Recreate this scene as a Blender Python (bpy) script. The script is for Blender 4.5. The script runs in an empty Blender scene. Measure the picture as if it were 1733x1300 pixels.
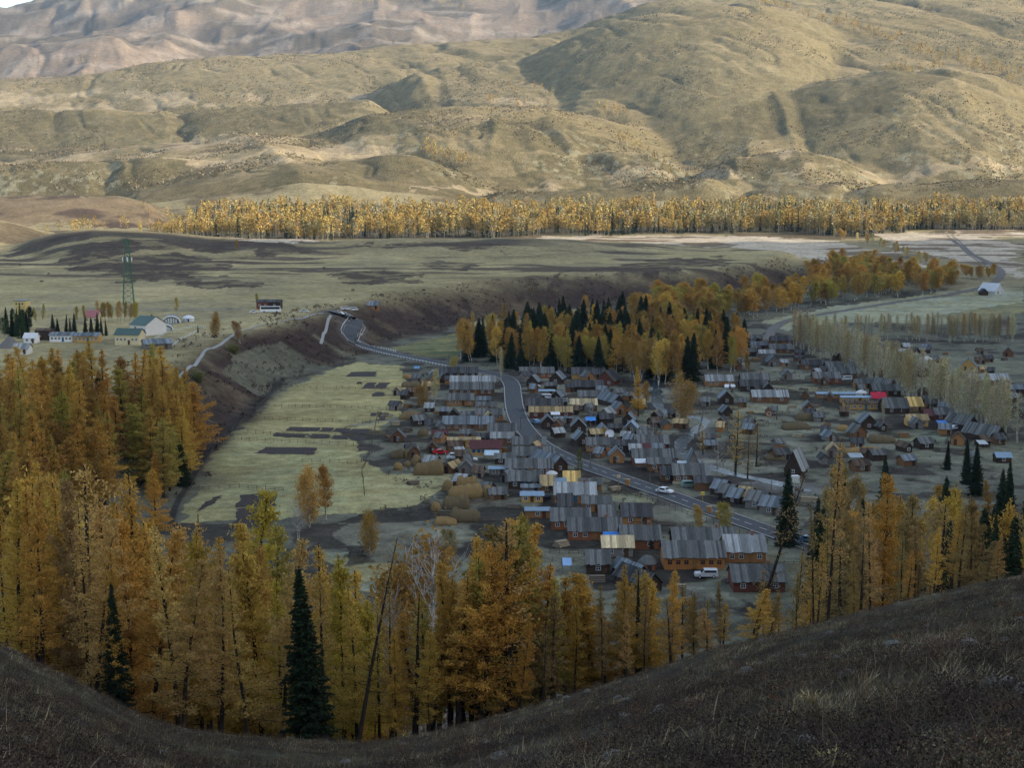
import bpy, math, random
import numpy as np
from mathutils import Vector
R = math.radians
rng = np.random.default_rng(7)
random.seed(7)

# ------------------------------------------------------------------ camera, sky, sun, exposure
SC = bpy.context.scene
COL = SC.collection
FPX, CX, CY, ZC = 2400.0, 866.5, 650.0, 85.0          # focal length in photo pixels, photo centre, eye height over the valley floor
PITCH = math.atan(330.0 / FPX)
cam = bpy.data.objects.new("camera", bpy.data.cameras.new("camera")); COL.objects.link(cam)
cam.location = (0, 0, ZC); cam.rotation_euler = (math.pi / 2 - PITCH, 0, 0)
cam.data.sensor_width = 36.0; cam.data.lens = 36.0 * FPX / 1733.0
cam.data.clip_start = 0.5; cam.data.clip_end = 40000
SC.camera = cam

SUN_EL = R(19.0)
SUN_H = (0.97, -0.243)                                 # horizontal direction towards the sun: right and behind the camera
wd = bpy.data.worlds.new("World"); SC.world = wd; wd.use_nodes = True
nt = wd.node_tree
bg = nt.nodes["Background"]
sky = nt.nodes.new("ShaderNodeTexSky"); sky.sky_type = 'NISHITA'; sky.sun_disc = False
sky.sun_elevation = SUN_EL; sky.sun_rotation = math.atan2(SUN_H[0], SUN_H[1])
sky.altitude = 1200; sky.air_density = 1.0; sky.dust_density = 4.0; sky.ozone_density = 0.3
hs = nt.nodes.new("ShaderNodeHueSaturation"); hs.inputs["Saturation"].default_value = .78
nt.links.new(sky.outputs[0], hs.inputs["Color"]); nt.links.new(hs.outputs[0], bg.inputs[0]); bg.inputs[1].default_value = 0.15
sl = bpy.data.lights.new("sun", 'SUN'); sl.energy = 3.5; sl.angle = R(0.5); sl.color = (1.0, 0.83, 0.61)
so = bpy.data.objects.new("sun", sl); COL.objects.link(so)
sv = Vector((SUN_H[0] * math.cos(SUN_EL), SUN_H[1] * math.cos(SUN_EL), math.sin(SUN_EL))).normalized()
so.rotation_euler = sv.to_track_quat('Z', 'Y').to_euler(); so.location = (300, -300, 400)
vs = SC.view_settings
vs.view_transform = 'Standard'; vs.look = 'None'; vs.exposure = 1.25; vs.gamma = 1.0; vs.use_curve_mapping = False
SC.cycles.max_bounces = 5; SC.cycles.diffuse_bounces = 2; SC.cycles.transmission_bounces = 3; SC.cycles.volume_bounces = 0
SC.cycles.transparent_max_bounces = 4; SC.cycles.glossy_bounces = 2

# ------------------------------------------------------------------ numeric helpers
def _hash(ix, iy, s):
    n = (ix.astype(np.int64) * 374761393 + iy.astype(np.int64) * 668265263 + s * 974634777) & 0x7fffffff
    n = ((n ^ (n >> 13)) * 1274126177) & 0x7fffffff
    return ((n ^ (n >> 16)) & 0xffff) / 65535.0
def vnoise(x, y, s=0):
    x = np.asarray(x, float); y = np.asarray(y, float)
    ix = np.floor(x); iy = np.floor(y); fx = x - ix; fy = y - iy
    fx = fx * fx * fx * (fx * (fx * 6 - 15) + 10); fy = fy * fy * fy * (fy * (fy * 6 - 15) + 10)
    a = _hash(ix, iy, s); b = _hash(ix + 1, iy, s); c = _hash(ix, iy + 1, s); d = _hash(ix + 1, iy + 1, s)
    return (a + (b - a) * fx) * (1 - fy) + (c + (d - c) * fx) * fy
def fbm(x, y, o=4, s=0, g=0.5):
    v = 0; a = 1; t = 0
    for i in range(o):
        v = v + a * vnoise(x * 2 ** i + 17.3 * i, y * 2 ** i - 9.1 * i, s + i); t += a; a *= g
    return v / t
def ridged(x, y, o=4, s=0):
    v = 0; a = 1; t = 0
    for i in range(o):
        v = v + a * (1 - np.abs(2 * vnoise(x * 2 ** i + 5.7 * i, y * 2 ** i + 3.3 * i, s + i) - 1)); t += a; a *= .5
    return v / t
def sstep(a, b, x):
    t = np.clip((x - a) / (b - a), 0, 1); return t * t * (3 - 2 * t)
def smax(a, b, k):
    h = np.clip(0.5 + 0.5 * (a - b) / k, 0, 1)
    return b * (1 - h) + a * h + k * h * (1 - h)
def ray(px, py):
    px = np.asarray(px, float); py = np.asarray(py, float)
    a = (px - CX) / FPX; b = (CY - py) / FPX
    dy = math.cos(PITCH) + b * math.sin(PITCH); dz = -math.sin(PITCH) + b * math.cos(PITCH)
    return a / dy, dz / dy                               # X and Z gained per metre of Y

# ------------------------------------------------------------------ the lie of the land: h(X, Y)
AZG = np.linspace(-0.6, 0.6, 2401)
def curve(pts, smooth=12):
    p = np.array(pts, float); az, el = ray(p[:, 0], p[:, 1])
    v = np.interp(AZG, az, el)
    if smooth:
        k = np.hanning(smooth * 2 + 3)[1:-1]; k /= k.sum()
        v = np.convolve(np.pad(v, len(k) // 2, mode='edge'), k, 'valid')
    return v
class Ridge:                                             # a crest seen on the skyline, its front and back slope
    def __init__(s, pts, D, front, back=.2, rnd=60, end=None, sm=6):
        s.el = curve(pts, sm)
        if np.isscalar(D): s.D = np.full_like(AZG, D)
        else:
            d = np.array(D, float); s.D = np.interp(AZG, ray(d[:, 0], 300)[0], d[:, 1])
        s.f, s.b, s.r = front, back, rnd
        s.skew = 0.0
        lo, hi = ray(pts[0][0], 300)[0], ray(pts[-1][0], 300)[0]
        s.cut = np.where((AZG < lo) | (AZG > hi), np.minimum(np.abs(AZG - lo), np.abs(AZG - hi)) * 2200, 0)
    def z(s, az, Y):
        D0 = np.interp(az, AZG, s.D); az = az + s.skew * np.clip((Y - D0) / D0, -.4, .4)
        el = np.interp(az, AZG, s.el); D = np.interp(az, AZG, s.D)
        zc = ZC + el * D - np.interp(az, AZG, s.cut)
        t = Y - D; ft = np.maximum(-t, 0); bt = np.maximum(t, 0)
        return zc - s.f * ft * ft / (ft + s.r) - s.b * bt * bt / (bt + s.r)
LOW = [
 Ridge([(-100,445),(0,426),(60,405),(110,393),(160,388),(250,392),(350,400),(450,404),(560,409),(700,405),(850,403),(950,404),(1100,416),(1250,432),(1330,447),(1400,480)], 1450, .10, .10, 90),
 Ridge([(-120,338),(0,331),(100,329),(200,333),(250,342),(290,360),(330,383),(365,402)], 1950, .22, .2, 60),
 Ridge([(-60,362),(0,371),(40,381),(90,395)], 1640, .2, .2, 40),
]
HIGH = [
 Ridge([(-200,288),(0,278),(150,270),(280,266),(370,276),(400,292),(425,320),(450,350)], 2520, .50, .05, 60),
 Ridge([(375,350),(398,314),(430,294),(480,277),(560,265),(640,260),(700,263),(760,279),(810,306),(845,340)], 2450, .48, .06, 70),
 Ridge([(-200,288),(0,277),(130,259),(250,244),(330,236),(400,224),(480,229),(560,237),(680,253),(760,272),(850,315)], 2950, .14, .2, 80),
 Ridge([(-200,182),(0,184),(150,184),(260,190),(420,179),(520,173),(620,168),(660,190),(720,240)], 3500, .42, .04, 60),
 Ridge([(-200,142),(0,135),(100,128),(200,114),(300,101),(400,94),(500,88),(600,80),(700,72),(850,62),(950,48),(1030,24),(1090,8),(1140,-2),(1220,-8),(1400,-20),(1950,-40)], 4500, .34, .3, 120),
 Ridge([(590,205),(622,170),(650,147),(700,128),(740,113),(800,106),(900,100),(1000,96)], 3900, .30, .15, 60),
 Ridge([(470,245),(560,213),(620,193),(700,179),(800,171),(870,172),(940,183),(1000,196),(1070,211),(1150,236),(1230,264),(1265,300)], 3000, .33, .18, 80),
 Ridge([(755,285),(790,238),(820,207),(880,195),(940,205),(1010,240),(1060,275)], 2860, .36, .25, 60),
 Ridge([(870,215),(905,165),(950,138),(1020,110),(1080,98),(1150,94),(1220,104),(1320,150)], 3700, .34, .2, 80),
 Ridge([(1060,250),(1092,208),(1130,181),(1165,168),(1210,158),(1280,152),(1350,170)], 3570, .34, .22, 60),
 Ridge([(1085,90),(1110,72),(1150,52),(1220,38),(1300,36),(1400,60)], 4150, .3, .2, 60),
 Ridge([(1165,235),(1205,197),(1260,174),(1330,150),(1400,134),(1500,116),(1600,113),(1680,126),(1733,150),(1900,205)], 3220, .40, .2, 110),
 Ridge([(1145,325),(1175,297),(1230,273),(1290,259),(1340,252),(1400,262),(1450,280),(1510,305)], 2600, .36, .12, 70),
 Ridge([(1460,220),(1485,195),(1530,172),(1570,163),(1620,190),(1700,240),(1800,300)], 3080, .38, .2, 60),
 Ridge([(780,350),(830,303),(880,281),(950,263),(1020,255),(1090,259),(1140,280),(1195,310)], 2680, .34, .08, 70),
 Ridge([(640,345),(700,332),(780,325),(800,335),(850,322),(905,326),(950,318),(1000,312),(1100,305),(1200,303),(1240,325),(1262,330),(1300,319),(1415,312),(1432,325),(1500,311),(1600,308),(1733,300),(1900,295)], 2300, .42, .03, 60, sm=8),
 Ridge([(820,130),(900,88),(980,56),(1060,32),(1140,14),(1220,6),(1290,6),(1350,22),(1450,60),(1560,90),(1650,110),(1733,130),(1900,170)], 3900, .42, .12, 120, sm=40),
 Ridge([(1530,100),(1560,80),(1600,62),(1660,52),(1750,50),(1900,70)], 4350, .40, .2, 60),
]
HIGH += [
 Ridge([(900,190),(925,160),(958,138),(1010,150),(1060,185)], 3600, .38, .25, 40),
 Ridge([(1078,222),(1105,197),(1168,166),(1230,185),(1290,230)], 3540, .42, .3, 40),
 Ridge([(1195,212),(1235,184),(1305,152),(1370,170),(1440,220)], 3140, .42, .3, 40),
 Ridge([(1470,203),(1500,183),(1545,165),(1620,195),(1700,250)], 3060, .42, .3, 40),
 Ridge([(1170,302),(1200,285),(1252,265),(1330,272),(1390,300)], 2560, .42, .25, 40),
 Ridge([(1240,345),(1268,328),(1322,314),(1400,322),(1430,345)], 2290, .46, .1, 30),
 Ridge([(1418,346),(1440,328),(1478,316),(1600,312),(1760,306)], 2290, .46, .1, 30),
 Ridge([(925,345),(945,328),(985,316),(1080,312),(1200,310)], 2290, .44, .1, 30),
 Ridge([(612,178),(640,150),(705,120),(760,128),(830,165)], 3800, .38, .3, 40),
 Ridge([(815,310),(845,290),(905,270),(960,275),(1010,310)], 2620, .42, .25, 40),
 Ridge([(770,240),(800,215),(842,196),(890,215),(930,250)], 2800, .42, .25, 40),
 Ridge([(1105,88),(1125,66),(1160,50),(1215,58),(1260,90)], 4050, .4, .3, 50),
]
FAR = [
 Ridge([(-300,25),(-60,14),(0,6),(35,2),(65,-4),(130,-20),(250,-45),(500,-60),(900,-70),(1300,-90),(1900,-100)], 8200, .36, .3, 200),
 Ridge([(-300,95),(0,75),(120,50),(220,38),(330,60),(420,88),(520,100)], 6400, .28, .2, 120),
 Ridge([(360,100),(450,70),(540,35),(620,14),(720,20),(820,45),(950,60)], 6900, .3, .2, 120),
 Ridge([(800,60),(880,30),(950,8),(1010,-5),(1100,-25)], 7000, .34, .2, 100),
 Ridge([(500,110),(600,70),(680,62),(800,58)], 5900, .25, .2, 100),
]
_sk = random.Random(21)
for q in HIGH + FAR: q.skew = _sk.choice((-1, 1, 1)) * _sk.uniform(.06, .20)      # spurs run down slantwise
EDGE_PX = [(-150,1040),(0,1097),(80,1135),(150,1172),(220,1208),(300,1237),(400,1252),(500,1258),(600,1263),(700,1252),(800,1228),(900,1202),(1000,1170),(1100,1140),(1200,1108),(1300,1080),(1400,1056),(1500,1030),(1600,1005),(1733,975),(1900,940)]
EDGE_EL = curve(EDGE_PX, 16)
BANK = np.array([(-150,140),(-118,260),(-92,371),(-92,408),(-99,510),(-101,618),(-90,680),(-78,735),(-66,790),(-40,870),(-4,950),(57,1020),(167,1080),(262,1205),(320,1360),(330,1700)], float)
def side_dist(X, Y, P):                                  # signed distance to a polyline, positive on its left-hand side
    best = np.full(np.shape(X), 1e18); sg = np.zeros(np.shape(X))
    for (ax, ay), (bx, by) in zip(P[:-1], P[1:]):
        ex, ey = bx - ax, by - ay; L = ex * ex + ey * ey
        t = np.clip(((X - ax) * ex + (Y - ay) * ey) / L, 0, 1)
        d = (X - ax - t * ex) ** 2 + (Y - ay - t * ey) ** 2
        c = ex * (Y - ay) - ey * (X - ax)
        m = d < best; best = np.where(m, d, best); sg = np.where(m, np.sign(c), sg)
    return np.sqrt(best) * sg
def softplus(t, k): return np.where(t > 20 * k, t, k * np.log1p(np.exp(np.minimum(t / k, 30))))
def hill_z(X, Y):
    az = np.clip(X / np.maximum(Y, 9.0), -.55, .55)
    el = np.interp(az, AZG, EDGE_EL)
    Ye = np.interp(az, [-.4, -.2, 0, .2, .4], [112, 116, 112, 120, 140])
    t = np.maximum(Y - Ye, 0)
    n = (fbm(X / 7., Y / 7., 4, 3) - .5) * .9 * sstep(6, 40, Y) + (fbm(X / 1.7, Y / 1.7, 3, 8) - .5) * .22
    return ZC + el * Y - 2.0 * np.maximum(0, 1 - Y / Ye) ** 2 - .42 * t * t / (t + 30) + n
def bank_d(X, Y): return side_dist(X, Y, BANK) + (fbm(X / 40., Y / 40., 3, 31) - .5) * 16
def h(X, Y):
    X = np.asarray(X, float); Y = np.asarray(Y, float)
    az = np.clip(X / np.maximum(Y, 9.0), -.58, .58)
    bd = bank_d(X, Y)
    pl = (17.0 + .010 * np.maximum(Y - 700, 0)) * sstep(0, 36 + 26 * sstep(780, 950, Y), bd)
    r = .066 * softplus(Y - 1130, 60); r = 70 * (1 - np.exp(-r / 70)) * 1.25
    z = smax(r, pl, 3.0)
    z = z + (fbm(X / 60., Y / 60., 3, 11) - .5) * 1.2 + (fbm(X / 14., Y / 14., 3, 12) - .5) * .5 * sstep(-5, 10, bd)
    far = Y > 900
    if far.any():
        zf = z[far]; Xf, Yf = X[far], Y[far]
        a = az[far] + (fbm(Xf / 260., Yf / 260., 3, 41) - .5) * .012
        for q in LOW: zf = smax(zf, q.z(a, Yf), 5.0)
        w = sstep(1200, 1600, Yf)
        zf = zf + (fbm(Xf / 70., Yf / 70., 4, 13) - .5) * 7 * sstep(1050, 1300, Yf) * sstep(0, 60, bd[far]) * .6
        m = Yf > 2050
        if m.any():
            X2, Y2 = Xf[m], Yf[m]; wt = sstep(2050, 2500, Y2)
            a2 = az[far][m] + ((fbm(X2 / 420., Y2 / 420., 4, 43) - .5) * .009 + (fbm(X2 / 90., Y2 / 90., 3, 47) - .5) * .005) * wt
            zm = zf[m] + .11 * np.maximum(Y2 - 2250, 0)
            for q in HIGH: zm = smax(zm, q.z(a2, Y2), 6.0)
            f = Y2 > 4600
            if f.any():
                zz = zm[f]; a3 = a2[f]
                for q in FAR: zz = smax(zz, q.z(a3, Y2[f]) + (ridged(X2[f] / 900., Y2[f] / 900., 4, 71) - .6) * 170 * sstep(4700, 5600, Y2[f]), 50.0)
                zm[f] = zz
            wx = X2 + (fbm(X2 / 200., Y2 / 200., 3, 81) - .5) * 130; wy = Y2 + (fbm(X2 / 200., Y2 / 200., 3, 83) - .5) * 130
            rv = ridged((wx + .35 * wy) / 300., wy / 800., 2, 51); rv2 = ridged((wx + .5 * wy) / 75., wy / 190., 2, 57)
            zm = zm - (np.maximum(rv - .68, 0) ** 1.1 * 46 + np.maximum(rv2 - .70, 0) * 14) * wt + ((fbm(X2 / 140., Y2 / 140., 4, 53) - .5) * 9 + (fbm(X2 / 30., Y2 / 30., 3, 59) - .5) * 4) * wt
            zf[m] = zf[m] + (zm - zf[m]) * sstep(2060, 2260, Y2)
        z[far] = zf
    near = Y < 420
    if near.any():
        z[near] = smax(hill_z(X[near], Y[near]), z[near], 3.0)
    return z
# the terrain grid: rows of constant Y, columns of constant X / (Y + 25)
def _cols():
    return np.concatenate([np.linspace(-1.0, -.44, 24)[:-1], np.linspace(-.44, -.385, 30)[:-1], np.linspace(-.385, .385, 760), np.linspace(.385, .44, 30)[1:], np.linspace(.44, 1.0, 24)[1:]])
def _rows():
    k = np.concatenate([np.geomspace(12, 137, 190)[:-1] - 27, np.linspace(110, 255, 120)[:-1]])
    q = 1 / np.linspace(1 / 255., 1 / 1150., 400)[:-1]
    return np.concatenate([k, q, np.geomspace(1150, 2300, 190)[:-1], np.geomspace(2300, 4700, 270)[:-1], np.geomspace(4700, 9500, 110)])
GC, GR = _cols(), _rows()
GX = GC[None, :] * (GR[:, None] + 25.0); GY = np.repeat(GR[:, None], len(GC), 1)
GZ = h(GX.ravel(), GY.ravel()).reshape(GX.shape)
def hz(X, Y):
    X = np.asarray(X, float); Y = np.asarray(Y, float)
    i = np.clip(np.searchsorted(GR, Y) - 1, 0, len(GR) - 2)
    c = X / np.maximum(Y + 25.0, 1.0)
    j = np.clip(np.searchsorted(GC, c) - 1, 0, len(GC) - 2)
    v = np.clip((Y - GR[i]) / (GR[i + 1] - GR[i]), 0, 1); u = np.clip((c - GC[j]) / (GC[j + 1] - GC[j]), 0, 1)
    return (GZ[i, j] * (1 - u) + GZ[i, j + 1] * u) * (1 - v) + (GZ[i + 1, j] * (1 - u) + GZ[i + 1, j + 1] * u) * v
YS = np.concatenate([np.linspace(3, 260, 200), 1 / np.linspace(1 / 261., 1 / 1150., 500), np.geomspace(1152, 2300, 200), np.geomspace(2310, 8300, 250)])
def at(px, py, ymin=230.0):
    """ground points seen at photo pixels"""
    px = np.atleast_1d(np.asarray(px, float)); py = np.atleast_1d(np.asarray(py, float))
    ax, el = ray(px, py); out = np.zeros((len(px), 3)); ys = YS[YS >= ymin]
    for i in range(len(px)):
        d = hz(ax[i] * ys, ys) - (ZC + el[i] * ys)
        k = int(np.argmax(d > 0)) if (d > 0).any() else len(ys) - 1
        if k > 0 and d[k] > 0:
            y = ys[k - 1] + (ys[k] - ys[k - 1]) * (-d[k - 1]) / (d[k] - d[k - 1])
        else: y = ys[k]
        out[i] = (ax[i] * y, y, hz(ax[i] * y, y))
    return out
def at1(px, py, ymin=230.0): return at([px], [py], ymin)[0]
def inpoly(X, Y, P):
    c = np.zeros(np.shape(X), bool); n = len(P)
    for i in range(n):
        x1, y1 = P[i][:2]; x2, y2 = P[(i + 1) % n][:2]
        if y1 == y2: continue
        m = ((y1 > Y) != (y2 > Y)) & (X < (x2 - x1) * (Y - y1) / (y2 - y1) + x1)
        c ^= m
    return c
# ------------------------------------------------------------------ materials
def newmat(name):
    m = bpy.data.materials.new(name); m.use_nodes = True
    t = m.node_tree; p = t.nodes["Principled BSDF"]
    p.inputs["Roughness"].default_value = .9; p.inputs["Specular IOR Level"].default_value = .15
    return m, t, p
def N(t, kind, **kw):
    n = t.nodes.new(kind)
    for k, v in kw.items():
        if k.startswith('i_'): n.inputs[k[2:].replace('_', ' ')].default_value = v
        else: setattr(n, k, v)
    return n
def mixc(t, fac, a, b, mode='MIX'):
    n = N(t, "ShaderNodeMix", data_type='RGBA', blend_type=mode)
    for s, v in ((0, fac), (6, a), (7, b)):
        if isinstance(v, bpy.types.NodeSocket): t.links.new(v, n.inputs[s])
        else: n.inputs[s].default_value = v if s == 0 else (*v, 1)
    return n.outputs[2]
def noise(t, scale, detail=4, rough=.55, coord=None, mapping=None):
    n = N(t, "ShaderNodeTexNoise"); n.inputs["Scale"].default_value = scale; n.inputs["Detail"].default_value = detail; n.inputs["Roughness"].default_value = rough
    if coord is not None: t.links.new(coord, n.inputs["Vector"])
    return n
def ramp(t, val, lo, hi, a=0.0, b=1.0):
    n = N(t, "ShaderNodeMapRange"); n.inputs[1].default_value = lo; n.inputs[2].default_value = hi; n.inputs[3].default_value = a; n.inputs[4].default_value = b
    t.links.new(val, n.inputs[0]); return n.outputs[0]
def bump(t, p, height, strength, dist):
    b = N(t, "ShaderNodeBump"); b.inputs["Strength"].default_value = strength; b.inputs["Distance"].default_value = dist
    t.links.new(height, b.inputs["Height"]); t.links.new(b.outputs[0], p.inputs["Normal"])
def ground_mat(name, scales, amps, bdist, bstr=.6):
    m, t, p = newmat(name)
    a = N(t, "ShaderNodeAttribute", attribute_name="albedo")
    g = N(t, "ShaderNodeNewGeometry")
    f = None
    for s, am in zip(scales, amps):
        n = noise(t, s, 5, .62, g.outputs["Position"])
        v = ramp(t, n.outputs[0], .28, .72, 1 - am, 1 + am)
        if f is None: f = v
        else:
            mm = N(t, "ShaderNodeMath", operation='MULTIPLY'); t.links.new(f, mm.inputs[0]); t.links.new(v, mm.inputs[1]); f = mm.outputs[0]
    c = mixc(t, 1.0, a.outputs["Color"], f, 'MULTIPLY')
    t.links.new(c, p.inputs["Base Color"])
    nb = noise(t, scales[-1] * 1.3, 6, .65, g.outputs["Position"])
    bump(t, p, nb.outputs[0], bstr, bdist)
    p.inputs["Roughness"].default_value = 1.0; p.inputs["Specular IOR Level"].default_value = .05
    return m
M = {}
M['hill'] = ground_mat("dry_hillside_grass", (.12, .9, 5.0), (.25, .35, .35), .25, .8)
M['valley'] = ground_mat("valley_grass_and_dirt", (.035, .25, 1.3), (.22, .32, .30), .6, .7)
M['mountain'] = ground_mat("mountain_steppe", (.01, .06, .30), (.12, .25, .42), 5.0, .9)

# ------------------------------------------------------------------ painting the ground: real albedo, by place
def px_poly(P, ymin=230.0):
    p = np.array(P, float); return at(p[:, 0], p[:, 1], ymin)
def lerp(c, col, w):
    return c + (np.array(col)[None, :] - c) * np.asarray(w)[:, None]
def poly_dist(X, Y, P):
    return np.abs(side_dist(X, Y, np.array(P)[:, :2]))
ROAD_PX = [(560,530),(574,533),(588,537),(599,541),(604,547),(600,554),(594,562),(592,570),(598,578),(612,585),(632,591),(660,598),(700,606),(745,615),(790,624),(830,632),(856,640),(866,652),(868,668),(871,690),(879,713),(896,736),(922,757),(960,776),(1010,796),(1070,817),(1130,838),(1200,864),(1290,896),(1370,924),(1440,948),(1520,975)]
LANE_PX = [(1272,592),(1300,572),(1308,556),(1330,544),(1375,534),(1440,524),(1520,511),(1600,500),(1660,487),(1688,474),(1694,458),(1672,444),(1645,430),(1612,406)]
RIVER_PX = [(1090,640),(1110,655),(1112,680),(1122,695),(1160,704),(1192,711),(1187,722),(1168,736),(1152,752),(1158,768),(1185,783),(1230,800),(1300,815),(1370,832)]
STREAM_PX = [(480,640),(430,690),(380,735),(345,775),(322,815),(300,850),(285,900)]
def smooth_line(P, n=6):
    P = np.array(P, float)
    if n <= 1: return P
    out = []
    for i in range(len(P) - 1):
        p0 = P[max(i - 1, 0)]; p1 = P[i]; p2 = P[i + 1]; p3 = P[min(i + 2, len(P) - 1)]
        for k in range(n):
            t = k / n
            out.append(.5 * ((2 * p1) + (-p0 + p2) * t + (2 * p0 - 5 * p1 + 4 * p2 - p3) * t * t + (-p0 + 3 * p1 - 3 * p2 + p3) * t ** 3))
    out.append(P[-1]); return np.array(out)
ROAD = smooth_line(px_poly(ROAD_PX)[:, :2], 8)
LANE = smooth_line(px_poly(LANE_PX)[:, :2], 8)
RIVER = smooth_line(px_poly(RIVER_PX)[:, :2], 8)
STREAM = smooth_line(px_poly(STREAM_PX)[:, :2], 5)
FIELDS = [  # pale meadows beside the village: photo outline, albedo
 ([(600,612),(680,620),(690,650),(640,700),(600,760),(640,800),(760,805),(745,835),(640,870),(420,880),(300,885),(330,835),(365,760),(420,715),(480,660)], (.37,.34,.165)),
 ([(500,655),(690,640),(680,700),(640,735),(420,735),(450,690)], (.42,.365,.17)),
 ([(620,808),(755,806),(748,830),(700,850),(615,868)], (.36,.33,.17)),
 ([(380,750),(560,745),(610,800),(560,870),(320,860)], (.35,.34,.175)),
 ([(560,930),(700,960),(690,1010),(600,1000)], (.25,.26,.18)),
 ([(880,930),(1010,930),(1050,955),(930,990),(860,960)], (.24,.25,.18)),
 ([(660,590),(790,560),(900,545),(900,552),(800,575),(700,600)], (.135,.15,.078)),
 ([(690,602),(760,578),(800,580),(765,606)], (.105,.125,.065)),
 ([(780,545),(830,538),(905,545),(905,555),(800,553)], (.40,.36,.24)),
 ([(940,515),(985,525),(1000,535),(960,535)], (.36,.34,.24)),
 ([(1290,545),(1400,520),(1600,492),(1733,470),(1733,520),(1600,548),(1420,545),(1330,560)], (.34,.36,.26)),
 ([(1580,535),(1700,515),(1733,512),(1733,530),(1640,545)], (.20,.19,.11)),
 ([(1510,730),(1600,735),(1590,747),(1510,745)], (.25,.29,.20)),
 ([(1300,645),(1400,650),(1380,664),(1300,660)], (.25,.26,.17)),
 ([(1190,685),(1310,690),(1300,715),(1210,705)], (.26,.28,.20)),
 ([(900,800),(1020,810),(1110,840),(1090,862),(960,830)], (.20,.21,.14)),
]
PALE = [  # bleached river meadows beyond the terrace
 [(900,402),(1000,398),(1150,398),(1330,401),(1420,408),(1520,428),(1560,450),(1480,462),(1390,448),(1340,432),(1240,418),(1100,412)],
 [(1470,394),(1600,393),(1733,415),(1733,470),(1690,462),(1610,440),(1540,424),(1500,408)],
 [(1600,388),(1733,388),(1733,402),(1640,402)],
 [(405,404),(450,401),(530,403),(540,409),(470,411)],
]
DARKS = [[(0,432),(70,406),(150,394),(190,397),(110,410),(50,428),(5,442)],[(200,404),(380,407),(520,417),(538,430),(460,433),(330,421),(240,420),(170,442),(110,450),(80,440)],[(110,456),(250,428),(420,440),(370,454),(310,468),(420,478),(445,488),(300,483),(180,466)],[(690,445),(760,436),(830,447),(800,456),(740,456)],[(540,472),(640,455),(730,462),(700,476),(600,479)],[(870,472),(1000,455),(1120,440),(1250,439),(1200,451),(1050,466),(980,477)],[(560,415),(700,412),(860,418),(840,424),(680,421)],[(790,490),(830,484),(860,488),(830,494)]]
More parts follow.
